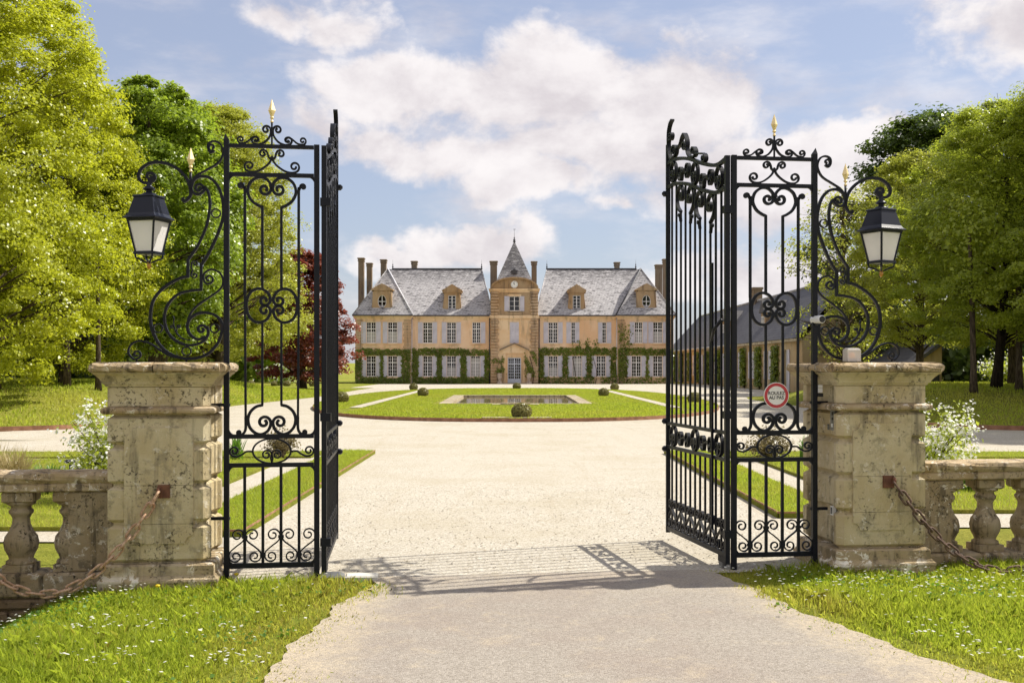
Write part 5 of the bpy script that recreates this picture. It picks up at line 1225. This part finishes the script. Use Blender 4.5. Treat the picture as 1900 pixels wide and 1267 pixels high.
ivy(-10.4, -2.45, 0, 3.65, -.02, hL, 260, 'ivy covering the ground floor between left pavilion and clock pavilion', 2)
ivy(2.45, 10.4, 0, 3.75, -.02, hR, 230, 'ivy covering the ground floor between clock pavilion and right pavilion', 3, lambda X, Z, r: ~((X > 8.15) & (X < 8.75) & (Z < 2.9)) & ((Z > .6) | (r.uniform(0, 1, len(X)) < .45)))
ivy(10.5, 16.1, 0, 3.7, -.47, pR, 230, 'ivy covering the ground floor of the right end pavilion', 4, lambda X, Z, r: ((Z > .7) | (r.uniform(0, 1, len(X)) < .35)))
ivy(5.9, 8.7, 3.5, 5.0, -.02, [], 160, 'wisps of ivy climbing between the upper windows right of the clock pavilion', 5, lambda X, Z, r: r.uniform(0, 1, len(X)) < np.clip(1.1-(Z-3.5)*.9, 0, 1)*(np.sin(X*7)*.5+.6))
ivy(10.5, 12.2, 3.6, 6.2, -.50, [], 110, 'thin ivy climbing the inner corner of the right pavilion', 6, lambda X, Z, r: r.uniform(0, 1, len(X)) < np.clip(.9-(Z-3.6)*.22, 0, 1)*np.clip(1.3-np.abs(X-11.0)*1.2, 0, 1))
ivy(-2.3, -1.0, .4, 3.0, -.66, [], 90, 'trained climber left of the chateau door', 7, lambda X, Z, r: (np.abs(Z-2.35) < .22) | (np.abs(X+1.15-.25*np.sin(Z*2)) < .12) & (Z > .9))
ivy(1.0, 2.3, .4, 3.6, -.66, [], 130, 'trained climber right of the chateau door', 8, lambda X, Z, r: (np.sin(X*6+Z*3) > .1) & (np.abs(Z-2.0) < 1.3))
for s in (-1, 1):
    u_ = thing('garden_urn', 'pale stone urn with a plant ' + ('left' if s < 0 else 'right') + ' of the chateau door', 'urn', (HX-.16+s*1.48, HY-1.0, 0))
    MB().box(-.24, .24, -.24, .24, 0, .22).build('pedestal', M['terracotta'], u_); MB().lathe([(.18, .22), (.12, .30), (.10, .40), (.20, .55), (.25, .75), (.23, .95), (.26, 1.02), (.27, 1.08), (.20, 1.06)], 16).build('vase', M['terracotta'], u_)
    rng = np.random.default_rng(40+s); P = rng.normal(0, 1, (160, 3))*[.24, .2, .18]+[0, 0, 1.30]; mesh_obj('foliage', faces_mesh('foliage', leaf_quads(P, .15, P-[0, 0, 1.2], rng), 4), M['leaf_ivy'], u_)
# ------------------------------------------------------------------ outbuildings on the right
wg = thing('long_wing', 'long low service wing with dark slate roof and ivy columns on the right', 'building', (19.0, 0, 0))
def wing():
    W0, W1 = 74.0, 136.0; mb = MB(); holes = []; y = 66.0
    n = 11; step = 5.6
    for i in range(n): c = W0+4.4+i*step; holes.append((c-.55, c+.55, .8 if i % 3 else .05, 2.9))
    ys = sorted({W0, W1, *[v for h in holes for v in h[:2]]}); zs = sorted({0, 3.5, *[v for h in holes for v in h[2:]]})
    for a, b in zip(ys[:-1], ys[1:]):
        for c, d in zip(zs[:-1], zs[1:]):
            if any(h[0] < (a+b)/2 < h[1] and h[2] < (c+d)/2 < h[3] for h in holes): continue
            mb.add([(0, b, c), (0, a, c), (0, a, d), (0, b, d)], [(0, 1, 2, 3)])
    for a, b, c, d in holes: mb.add([(0, a, c), (0, b, c), (0, b, d), (0, a, d), (.25, a, c), (.25, b, c), (.25, b, d), (.25, a, d)], [(0, 1, 5, 4), (1, 2, 6, 5), (2, 3, 7, 6), (3, 0, 4, 7)])
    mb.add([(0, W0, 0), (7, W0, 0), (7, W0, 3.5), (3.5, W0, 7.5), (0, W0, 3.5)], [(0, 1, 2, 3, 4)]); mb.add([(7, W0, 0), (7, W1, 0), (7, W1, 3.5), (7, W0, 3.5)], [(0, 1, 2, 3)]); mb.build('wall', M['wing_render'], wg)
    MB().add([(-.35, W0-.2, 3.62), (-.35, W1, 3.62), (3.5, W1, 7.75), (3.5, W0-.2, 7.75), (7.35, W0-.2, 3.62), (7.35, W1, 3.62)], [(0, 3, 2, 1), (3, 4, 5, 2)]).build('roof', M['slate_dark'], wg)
    MB().box(-.30, -.02, W0, W1, 3.42, 3.60).build('cornice', M['coping_stone'], wg); MB().tube([(3.5, W0-.2, 7.78), (3.5, W1, 7.78)], .10, 6).build('ridge', M['slate'], wg)
    for i, (a, b, c, d) in enumerate(holes):
        fm, gm = win_meshes(1.08, d-c, 4, 6, 0); f = mesh_obj('window', fm, M['frame_paint'], wg); f.location = (.14, (a+b)/2, c); f.rotation_euler = (0, 0, -pi/2); mesh_obj('pane', gm, M['window_glass'], f)
        for s in (-1, 1):
            q = mesh_obj('shutter', shutter_mesh(.52, d-c), M['shutter_paint'], wg); q.location = (-.05, (a if s < 0 else b+.54)-.01, c); q.rotation_euler = (0, 0, -pi/2)
        if i in (2, 5):
            o = MB().box(.9, 2.9, (a+b)/2-.8, (a+b)/2+.8, 3.9, 6.0).build('dormer', M['dormer_stone'], wg); yc = (a+b)/2
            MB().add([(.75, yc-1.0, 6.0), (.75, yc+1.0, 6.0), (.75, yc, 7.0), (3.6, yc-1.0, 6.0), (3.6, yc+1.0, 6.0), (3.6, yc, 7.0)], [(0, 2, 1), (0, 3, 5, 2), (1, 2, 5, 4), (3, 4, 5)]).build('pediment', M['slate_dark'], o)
            f = mesh_obj('window', win_meshes(.9, 1.5, 2, 4, 0)[0], M['frame_paint'], o); f.location = (.86, yc, 4.2); f.rotation_euler = (0, 0, -pi/2); g = mesh_obj('pane', win_meshes(.9, 1.5, 2, 4, 0)[1], M['window_glass'], o); g.location = (.845, yc, 4.2); g.rotation_euler = (0, 0, -pi/2)
    for yc in (80, 104): o = MB().loft([(3.1, yc-.5), (3.9, yc-.5), (3.9, yc+.5), (3.1, yc+.5)], [(6.6, 0), (8.8, 0)]).build('chimney', M['chimney_stone'], wg); MB().loft([(3.1, yc-.5), (3.9, yc-.5), (3.9, yc+.5), (3.1, yc+.5)], [(8.8, .08), (9.0, .08)]).build('chimney_cap', M['chimney_stone'], o)
    rng = np.random.default_rng(9)
    for i in range(n-1):
        c = W0+4.4+(i+.5)*step; m_ = 1100; Y = c+rng.normal(0, .55, m_)*np.linspace(.5, 1, m_); Z = rng.uniform(.2, 3.2, m_); P = np.stack([19.0-rng.uniform(.03, .35, m_), Y, Z], 1)
        o = thing('ivy', ['', 'second ', 'third ', 'fourth ', 'fifth ', 'sixth ', 'seventh ', 'eighth ', 'ninth ', 'tenth ', 'farthest '][i] + ('nearest ' if i == 0 else '') + 'ivy column on the wall of the long right wing', 'ivy'); mesh_obj('foliage', faces_mesh('foliage', leaf_quads(P, .2, np.tile([-1, 0, .5], (m_, 1)), rng, .8), 4), M['leaf_ivy'], o); MB().tube([(18.96, c, 0), (18.95, c+.1, 1.5), (18.96, c-.1, 2.9)], .05, 6).build('stem', M['bark'], o)
wing()
gb = thing('stone_barn', 'beige stone gable of a barn behind the trees on the right', 'barn', (21.6, 62, float(G(21.6, 62))-.3))
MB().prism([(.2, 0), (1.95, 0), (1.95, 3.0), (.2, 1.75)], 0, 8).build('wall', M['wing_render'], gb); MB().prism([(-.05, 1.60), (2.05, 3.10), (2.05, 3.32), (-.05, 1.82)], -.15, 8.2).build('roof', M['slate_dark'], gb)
MB().box(1.30, 1.80, -.05, .02, 0, 1.9).build('door', M['black_plastic'], gb)

# ------------------------------------------------------------------ trees
def tree_parts(seed, height, radius, clear, shape, nclus, nleaf, lsize, trunk_r, cr_size=.75, droop=.2, limbs=26, irregular=.25, fill=0.35, gaps=0.0):
    """returns (wood MB, leaf vertex array) for a tree standing at the origin"""
    rng = np.random.default_rng(seed); H = height - clear
    ph = rng.uniform(0, 6.28, 8)
    def R(t, a):
        if shape == 'dome': r = np.sqrt(np.clip(1-(np.clip(t, 0, 1)*1.25-.25)**2, 0, 1))*np.clip(.55+t*3, 0, 1)
        elif shape == 'cone': r = np.clip(1.15*(1-t**1.7), 0, 1)*np.clip(.6+t*3, 0, 1)
        else: r = np.sqrt(np.clip(1-(t*2-1)**2*.92, 0, 1))
        lob = 1 + irregular*(.5*np.sin(3*a+ph[0]+4*t)+.35*np.sin(5*a+ph[1]-7*t)+.3*np.sin(2*a+ph[2]+9*t)+.25*np.sin(13*t+ph[3]+a))
        return radius*r*lob
    t = rng.uniform(0, 1, nclus)**.85; a = rng.uniform(0, 2*pi, nclus)
    rad = R(t, a)*np.where(rng.uniform(0, 1, nclus) < fill, rng.uniform(.25, .8, nclus), rng.uniform(.82, 1.04, nclus))
    C = np.stack([rad*np.cos(a), rad*np.sin(a), clear+H*t], 1)
    if gaps: k = rng.uniform(0, 1, nclus) > gaps*(.5+.5*np.sin(2*a+ph[5]+11*t)); C = C[k]
    wood = MB(); top = height*.93; bend = rng.normal(0, .25, 2)
    tp = lambda z: Vector((bend[0]*sin(z/height*2.2), bend[1]*sin(z/height*2.6), z))
    zs = np.linspace(-.3, top, 10); wood.tube([tp(z) for z in zs], [trunk_r*(1.35 if z < 0 else 1.0)*(1-.90*max(0, z)/top)+.015 for z in zs], 9)
    sel = rng.choice(len(C), min(limbs, len(C)), False)
    for i in sel:
        c = Vector(C[i]); z0 = max(clear*.75, c.z - (.35+.3*rng.uniform())*math.hypot(c.x, c.y) - .3); s = tp(min(z0, top*.9)); mid = s.lerp(c, .5) + Vector((rng.normal(0, .2), rng.normal(0, .2), -droop*.5+rng.normal(0, .15)+.35))
        k0 = max(.03, trunk_r*.42*(1-z0/height)); P = cr([s, s.lerp(mid, .5)+Vector((0, 0, .12)), mid, c], 3); wood.tube(P, [k0*(1-.85*j/(len(P)-1)) for j in range(len(P))], 5)
        for q in range(3):
            e = c + Vector(rng.normal(0, cr_size*.45, 3)); wood.tube([P[-3-q], Vector(P[-3-q]).lerp(e, .55)+Vector((0, 0, .1)), e], [k0*.3, k0*.18, .008], 4)
    per = max(1, nleaf//len(C)); n = per*len(C); ci = np.repeat(np.arange(len(C)), per); cs = cr_size*(.42+1.0*rng.uniform(0, 1, len(C))**1.6)[ci]
    d = unit(rng.normal(0, 1, (n, 3))); rr = rng.uniform(0, 1, n)**.45
    off = d*(rr*cs)[:, None]*[1.2, 1.2, .64]; off[:, 2] -= droop*(np.hypot(off[:, 0], off[:, 1]))
    P = C[ci]+off; axis = np.stack([0*P[:, 0], 0*P[:, 1], np.full(n, clear+H*.42)], 1)
    nrm = unit(P-axis)*.55 + d*.35 + [0, 0, .75]
    return wood, leaf_quads(P, lsize, nrm, rng, .72)
TREE = {}
def tree(kind, x, y, label, name='lime_tree', scale=1.0, rz=0.0, bark='bark', sxy=1.0, group=None):
    wood, leaf, lm = TREE[kind]
    o = thing(name, label, 'tree', (x, y, float(G(x, y))-.05), rz, group); o.scale = (scale*sxy, scale*sxy, scale)
    mesh_obj('trunk', wood, M[bark], o); mesh_obj('crown', leaf, M[lm], o); return o
def make(kind, lm, **kw):
    wood, V = tree_parts(**kw); TREE[kind] = (wood.mesh('trunk_'+kind), faces_mesh('crown_'+kind, V, 4), lm)
make('lime', 'leaf_lime', seed=21, height=17.5, radius=5.0, clear=1.0, shape='dome', nclus=720, nleaf=190000, lsize=.115, trunk_r=.27, cr_size=.72, droop=.35, limbs=60, irregular=.22, fill=.25)
make('chestnut', 'leaf_chestnut', seed=22, height=14.6, radius=3.9, clear=1.9, shape='round', nclus=340, nleaf=84000, lsize=.20, trunk_r=.3, cr_size=.70, droop=.3, limbs=30, irregular=.22)
make('yellow', 'leaf_yellow', seed=23, height=16.8, radius=4.7, clear=1.5, shape='dome', nclus=640, nleaf=115000, lsize=.13, trunk_r=.3, cr_size=.70, droop=.45, limbs=70, irregular=.14, gaps=.05)
make('copper', 'leaf_copper', seed=24, height=13.5, radius=4.2, clear=1.0, shape='dome', nclus=330, nleaf=48000, lsize=.24, trunk_r=.3, cr_size=.72, droop=.3, limbs=40, irregular=.2)
make('olive', 'leaf_olive', seed=25, height=12.6, radius=4.0, clear=2.2, shape='dome', nclus=620, nleaf=120000, lsize=.098, trunk_r=.2, cr_size=.55, droop=.25, limbs=70, irregular=.26, gaps=.35)
make('green', 'leaf_green', seed=26, height=13.5, radius=4.3, clear=2.1, shape='dome', nclus=680, nleaf=150000, lsize=.098, trunk_r=.2, cr_size=.56, droop=.25, limbs=70, irregular=.30, gaps=.35)
make('bare', 'leaf_olive', seed=27, height=10.5, radius=3.1, clear=2.0, shape='round', nclus=190, nleaf=6500, lsize=.14, trunk_r=.16, cr_size=.8, droop=.1, limbs=120, irregular=.2, gaps=.2)
make('wood', 'leaf_dark', seed=28, height=12.0, radius=4.5, clear=.6, shape='dome', nclus=300, nleaf=45000, lsize=.20, trunk_r=.28, cr_size=.95, droop=.2, limbs=20, irregular=.25)
tree('lime', -18.3, 37.5, 'tall yellow-green lime tree filling the upper left edge', rz=.4)
tree('lime', -22.6, 46.0, 'yellow-green lime tree behind the tallest one at the left edge', rz=2.4, scale=1.05)
tree('lime', -18.4, 46.5, 'smaller bright lime tree between the tallest lime and the chestnut', rz=4.1, scale=.72)
tree('chestnut', -16.1, 51.0, 'dense deep-green chestnut tree behind the left lantern', 'chestnut_tree', rz=.3, scale=.93, sxy=.90)
tree('chestnut', -18.3, 59.0, 'second deep-green chestnut half hidden behind the first', 'chestnut_tree', rz=2.0, scale=1.0)
tree('yellow', -17.0, 66.0, 'drooping yellow-olive tree seen through the left gate panel', 'weeping_tree', rz=.9, scale=.96, sxy=1.08)
tree('yellow', -19.6, 72.0, 'pale yellow-olive tree behind the drooping one on the left', 'weeping_tree', rz=3.0, scale=1.05)
tree('copper', -15.5, 84.0, 'dark red copper beech beside the left gate leaf', 'copper_beech', rz=.0, scale=.77, sxy=1.14)
tree('copper', -20.3, 116.0, 'red copper beech against the left end of the chateau', 'copper_beech', rz=2.2, scale=.66)
tree('olive', 18.7, 52.0, 'airy olive-green tree behind the right lantern', rz=.5, scale=.84, sxy=1.1)
tree('green', 18.4, 43.0, 'bright green tree whose dark trunk stands right of the white-flowered shrub', rz=1.4, scale=.80, sxy=1.15, bark='bark_dark')
tree('green', 20.4, 39.5, 'tall green tree at the right edge', rz=3.6, scale=.90, sxy=1.1, bark='bark_dark')
tree('olive', 21.5, 48.5, 'olive-green tree between the two green ones at the right edge', rz=2.6, scale=.95, sxy=1.1)
tree('wood', 26.5, 72.0, 'dark tall tree rising behind the olive-green ones on the right', 'oak_tree', rz=1.0, scale=1.42, bark='bark_dark')
tree('green', 20.8, 30.6, 'near tree just outside the right edge shading the side drive', rz=2.2, scale=.95, bark='bark_dark')
tree('green', 22.5, 25.0, 'nearest tree outside the right edge shading the right lawn', rz=.4, scale=.9, bark='bark_dark')
tree('green', 24.6, 36.5, 'tree just outside the right edge shading the bank', rz=5.0, scale=.95, bark='bark_dark')
tree('olive', 28.0, 44.0, 'farther tree outside the right edge shading the bank', rz=.8, scale=1.1)
tree('bare', 17.6, 60.0, 'thin half-bare young tree beside the right lamp bracket', 'young_tree', rz=.2)
# plain trunks in the shade on both banks and a dark wood closing the view behind them
for x, y, r, h, lab in ((-19.2, 42.0, .20, 6, 'slim sunlit trunk near the left edge'), (-17.3, 44.0, .13, 6, 'thin trunk under the left lime trees'), (-15.9, 43.5, .11, 5, 'thin pale trunk right of the others under the left limes'), (18.6, 41.5, .13, 6, 'slim speckled trunk left of the thick dark trunk on the right bank'), (16.4, 40.2, .12, 6, 'slim trunk nearest the white-flowered shrub on the right')):
    o = thing('tree_trunk', lab, 'trunk', (x, y, float(G(x, y))-.1)); rg = random.Random(int(x*10)); bx_, by_ = rg.uniform(-.25, .25), rg.uniform(-.2, .2)
    MB().tube([(bx_*(z/h)**1.5, by_*(z/h), z) for z in np.linspace(0, h, 8)], [r*(1.35 if z == 0 else 1-.5*z/h) for z in np.linspace(0, h, 8)], 10).build('stem', M['bark'], o)
    P = np.random.default_rng(int(y*7)).normal(0, 1, (900, 3))*[.9, .9, .7]+[bx_, by_, h]; mesh_obj('crown', faces_mesh('crown', leaf_quads(P, .18, P-[0, 0, h-1], np.random.default_rng(3)), 4), M['leaf_lime' if x < 0 else 'leaf_green'], o)
def wood_mass(poly, h0, h1, n, size, label, seed, mat='leaf_dark'):
    rng = np.random.default_rng(seed); X, Y = pts_in(poly, n, rng); Z = G(X, Y); H = h0+(h1-h0)*(.5+.5*nz(X, Y, .12, seed)); P = np.stack([X, Y, Z+H*rng.uniform(0, 1, len(X))**.8], 1)
    stuff(mesh_obj('distant_wood', faces_mesh('distant_wood', leaf_quads(P, size, np.tile([0, -.7, .6], (len(P), 1)), rng, .8), 4), M[mat]), label, 'wood')
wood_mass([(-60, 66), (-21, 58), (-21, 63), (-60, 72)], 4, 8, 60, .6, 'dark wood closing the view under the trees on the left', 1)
wood_mass([(-75, 118), (-24, 120), (-24, 127), (-75, 126)], 7, 12, 60, .8, 'far wood beyond the left lawn', 2, 'leaf_chestnut')
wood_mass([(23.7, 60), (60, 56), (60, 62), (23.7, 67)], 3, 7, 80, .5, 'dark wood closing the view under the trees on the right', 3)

# ------------------------------------------------------------------ clipped balls, shrubs and border plants
def ball_mesh(seed, r, flat, dens=2600):
    rng = np.random.default_rng(seed); d = unit(rng.normal(0, 1, (dens, 3))); k = d[:, 2] > -.75; d = d[k]; bump_ = 1+.035*np.sin(7*d[:, 0]+seed)*np.sin(6*d[:, 1]+3*d[:, 2])
    P = d*(r*rng.uniform(.86, 1.03, len(d))*bump_)[:, None]*[1, 1, flat]; P[:, 2] += r*flat*.72
    return faces_mesh('foliage', leaf_quads(P, r*.16, d, rng, .75), 4)
BALL = ball_mesh(5, .36, .86); core = MB().lathe([(.05, -.04), (.20, .03), (.29, .16), (.29, .30), (.20, .43), (.05, .50)], 14).mesh('inner_twigs')
for x, y, z, sc, lab in ((.30, 36.0, .09, 1.04, 'large clipped box ball at the front tip of the pond lawn'), (-4.9, 62.4, .11, 1.0, 'clipped box ball left of the pond'), (5.05, 62.4, .11, .95, 'clipped box ball right of the pond'), (-7.0, 80.5, .09, 1.0, 'clipped box ball at the far left of the pond lawn'), (.35, 83.4, .09, .98, 'clipped box ball at the far middle of the pond lawn'), (7.3, 80.5, .09, 1.0, 'clipped box ball at the far right of the pond lawn'), (-7.75, 51.5, .10, 1.05, 'brownish clipped box ball at the left edge of the pond lawn beside the gate leaf'), (8.3, 51.5, .10, 1.0, 'clipped box ball at the right edge of the pond lawn behind the gate bars'),
        (-22.6, 98, 0, 1.0, 'leftmost small box ball in the row before the copper beech'), (-20.6, 98, 0, .9, 'second small box ball in the row before the copper beech'), (-19.3, 97, 0, 1.0, 'third small box ball in the row before the copper beech'), (-18.2, 97, 0, .95, 'fourth small box ball in the row before the copper beech'), (-16.9, 96, 0, 1.0, 'rightmost small box ball in the row before the copper beech')):
    o = thing('box_ball', lab, 'topiary', (x, y, z if z else float(G(x, y))), x*3, 'clipped box balls'); o.scale = (sc*.86,)*3; mesh_obj('foliage', BALL, M['leaf_box'], o); mesh_obj('inner_twigs', core, M['bark'], o)
def shrub(name, x, y, z, w_, h_, mat, label, n, ls, seed, petals=0, pmat='petal_white', psize=.05, up=0.0):
    rng = np.random.default_rng(seed); o = thing(name, label, 'shrub', (x, y, z)); nb = 22; mb = MB(); tips = []
    for i in range(nb):
        a = rng.uniform(0, 6.28); r = w_*rng.uniform(.25, 1)**.6; e = Vector((r*cos(a), r*sin(a), h_*(rng.uniform(.35, 1)*(1-.45*(r/w_)**2)))); P = cr([(0, 0, -.05), (r*.35*cos(a), r*.35*sin(a), e.z*.6), e], 3); mb.tube(P, [.014*(1-.7*k/6) for k in range(len(P))], 4); tips.append((P, e))
    mb.build('stem', M['bark'], o); Q = []
    for i in range(n):
        P, e = tips[rng.integers(nb)]; k = rng.uniform(.15, 1)**.6*(len(P)-1); j = int(k); b_ = Vector(P[j]).lerp(Vector(P[min(j+1, len(P)-1)]), k-j); Q.append(np.array(b_)+rng.normal(0, 1, 3)*[w_*.17, w_*.17, h_*.09])
    Q = np.array(Q); Q[:, 2] = np.maximum(Q[:, 2], .03); d = Q-np.array([0, 0, h_*.4]); mesh_obj('foliage', faces_mesh('foliage', leaf_quads(Q, ls, unit(d)+[0, 0, .3], rng, .6), 4), M[mat], o)
    if petals:
        k = rng.choice(len(Q), min(petals, len(Q)), False); base = Q[k]+unit(d[k])*.03; F = np.repeat(base, 7, 0)+rng.normal(0, psize*.55, (len(base)*7, 3)); mesh_obj('blossom', faces_mesh('blossom', leaf_quads(F, psize*.62, np.tile([0, -.4, 1.0], (len(F), 1)), rng, .9), 4), M[pmat], o)
    return o
shrub('flowering_shrub', -5.0, 14.0, .05, .58, 1.42, 'leaf_green', 'white-flowered shrub behind the left pillar', 2600, .055, 61, 420, psize=.06)
shrub('flowering_shrub', 5.25, 14.2, .05, .60, 1.50, 'leaf_green', 'white-flowered shrub behind the right pillar', 2800, .055, 62, 620, psize=.06)
shrub('border_shrub', -4.25, 20.9, .05, .34, .62, 'leaf_brown', 'small brownish shrub seen through the left gate panel', 1500, .05, 63)
shrub('border_shrub', 4.65, 20.6, .05, .46, .70, 'leaf_brown', 'brownish round shrub seen through the right gate panel', 1900, .05, 64)
shrub('flowering_shrub', -20.8, 101, .0, 2.0, 2.2, 'leaf_chestnut', 'far white-flowered shrub under the copper beech', 1500, .2, 65, 160, psize=.20)
shrub('flowering_shrub', 23.5, 54, float(G(23.5, 54)), 1.5, 1.9, 'leaf_green', 'pale-flowered shrub among the dark trunks on the right', 1500, .15, 66, 130, psize=.14)
def blade_plant(name, x, y, z, n, h_, spread, w_, mat, label, seed, cat='plant'):
    rng = np.random.default_rng(seed); o = thing(name, label, cat, (x, y, z)); mb = MB()
    for i in range(n):
        a = rng.uniform(0, 6.28); r = spread*rng.uniform(.2, 1); L = h_*rng.uniform(.6, 1.1); b0 = rng.normal(0, .05*spread/.3, 2); s = Vector((-sin(a), cos(a), 0))*w_*.5
        pts = [Vector((b0[0]+r*cos(a)*q**1.7, b0[1]+r*sin(a)*q**1.7, L*(q-.22*q*q*r/spread))) for q in (0, .4, .75, 1)]; V = []
        for q, p_ in zip((1, .9, .6, .05), pts): V += [p_-s*q, p_+s*q]
        mb.add(V, [(0, 1, 3, 2), (2, 3, 5, 4), (4, 5, 7, 6)])
    mb.build('leaves', M[mat], o); return o
blade_plant('iris_clump', -4.95, 20.3, .05, 60, .46, .26, .035, 'leaf_iris', 'spiky green iris clump seen through the left gate panel', 71)
blade_plant('iris_clump', 5.3, 20.3, .05, 60, .46, .26, .035, 'leaf_iris', 'spiky green iris clump seen through the right gate panel', 72)
for x, y, n, h_, sp_, mt, lab in ((-6.7, 15.2, 420, .62, .55, 'leaf_reed', 'straw-coloured ornamental grass behind the left balustrade'), (-7.5, 16.4, 300, .6, .5, 'leaf_reed', 'straw-coloured ornamental grass at the left edge behind the balustrade'), (-6.05, 14.8, 160, .42, .35, 'leaf_iris', 'green tuft right of the ornamental grass on the left'), (-5.75, 15.6, 120, .36, .3, 'leaf_iris', 'small green tuft beside the mushroom lamp'), (6.2, 15.2, 140, .34, .35, 'leaf_iris', 'green tuft behind the right balustrade')):
    blade_plant('ornamental_grass' if mt == 'leaf_reed' else 'leafy_tuft', x, y, .05, n, h_, sp_, .012 if mt == 'leaf_reed' else .03, mt, lab, int(abs(x)*10))
ml = thing('garden_lamp', 'small dark mushroom lamp in the grass behind the left balustrade', 'lamp', (-6.25, 16.0, .05)); MB().tube([(0, 0, -.05), (0, 0, .30)], .014, 8).build('stem', M['black_plastic'], ml); MB().lathe([(.02, .29), (.075, .30), (.078, .325), (.05, .345), (.01, .35)], 14).build('hood', M['black_plastic'], ml)
# loose stones lying on the gravel near the gate
rng = np.random.default_rng(77); X, Y = pts_in([(-2.5, 9.2), (2.8, 9.8), (2.8, 16), (-2.5, 16)], 60, rng); V = []; F = []
mb = MB()
for x, y in zip(X, Y):
    r = rng.uniform(.006, .014); z = .004+r*.3; q = rng.uniform(0, 6.28); c_, s_ = cos(q)*r, sin(q)*r; mb.add([(x+c_, y+s_, z), (x-s_, y+c_*.8, z), (x-c_, y-s_, z), (x+s_, y-c_*.8, z), (x, y, z+r*.6), (x, y, z-r*.6)], [(0, 1, 4), (1, 2, 4), (2, 3, 4), (3, 0, 4)])
stuff(mb.build('loose_pebbles', M['gravel']), 'loose pebbles on the gravel just inside the gate', 'pebbles')
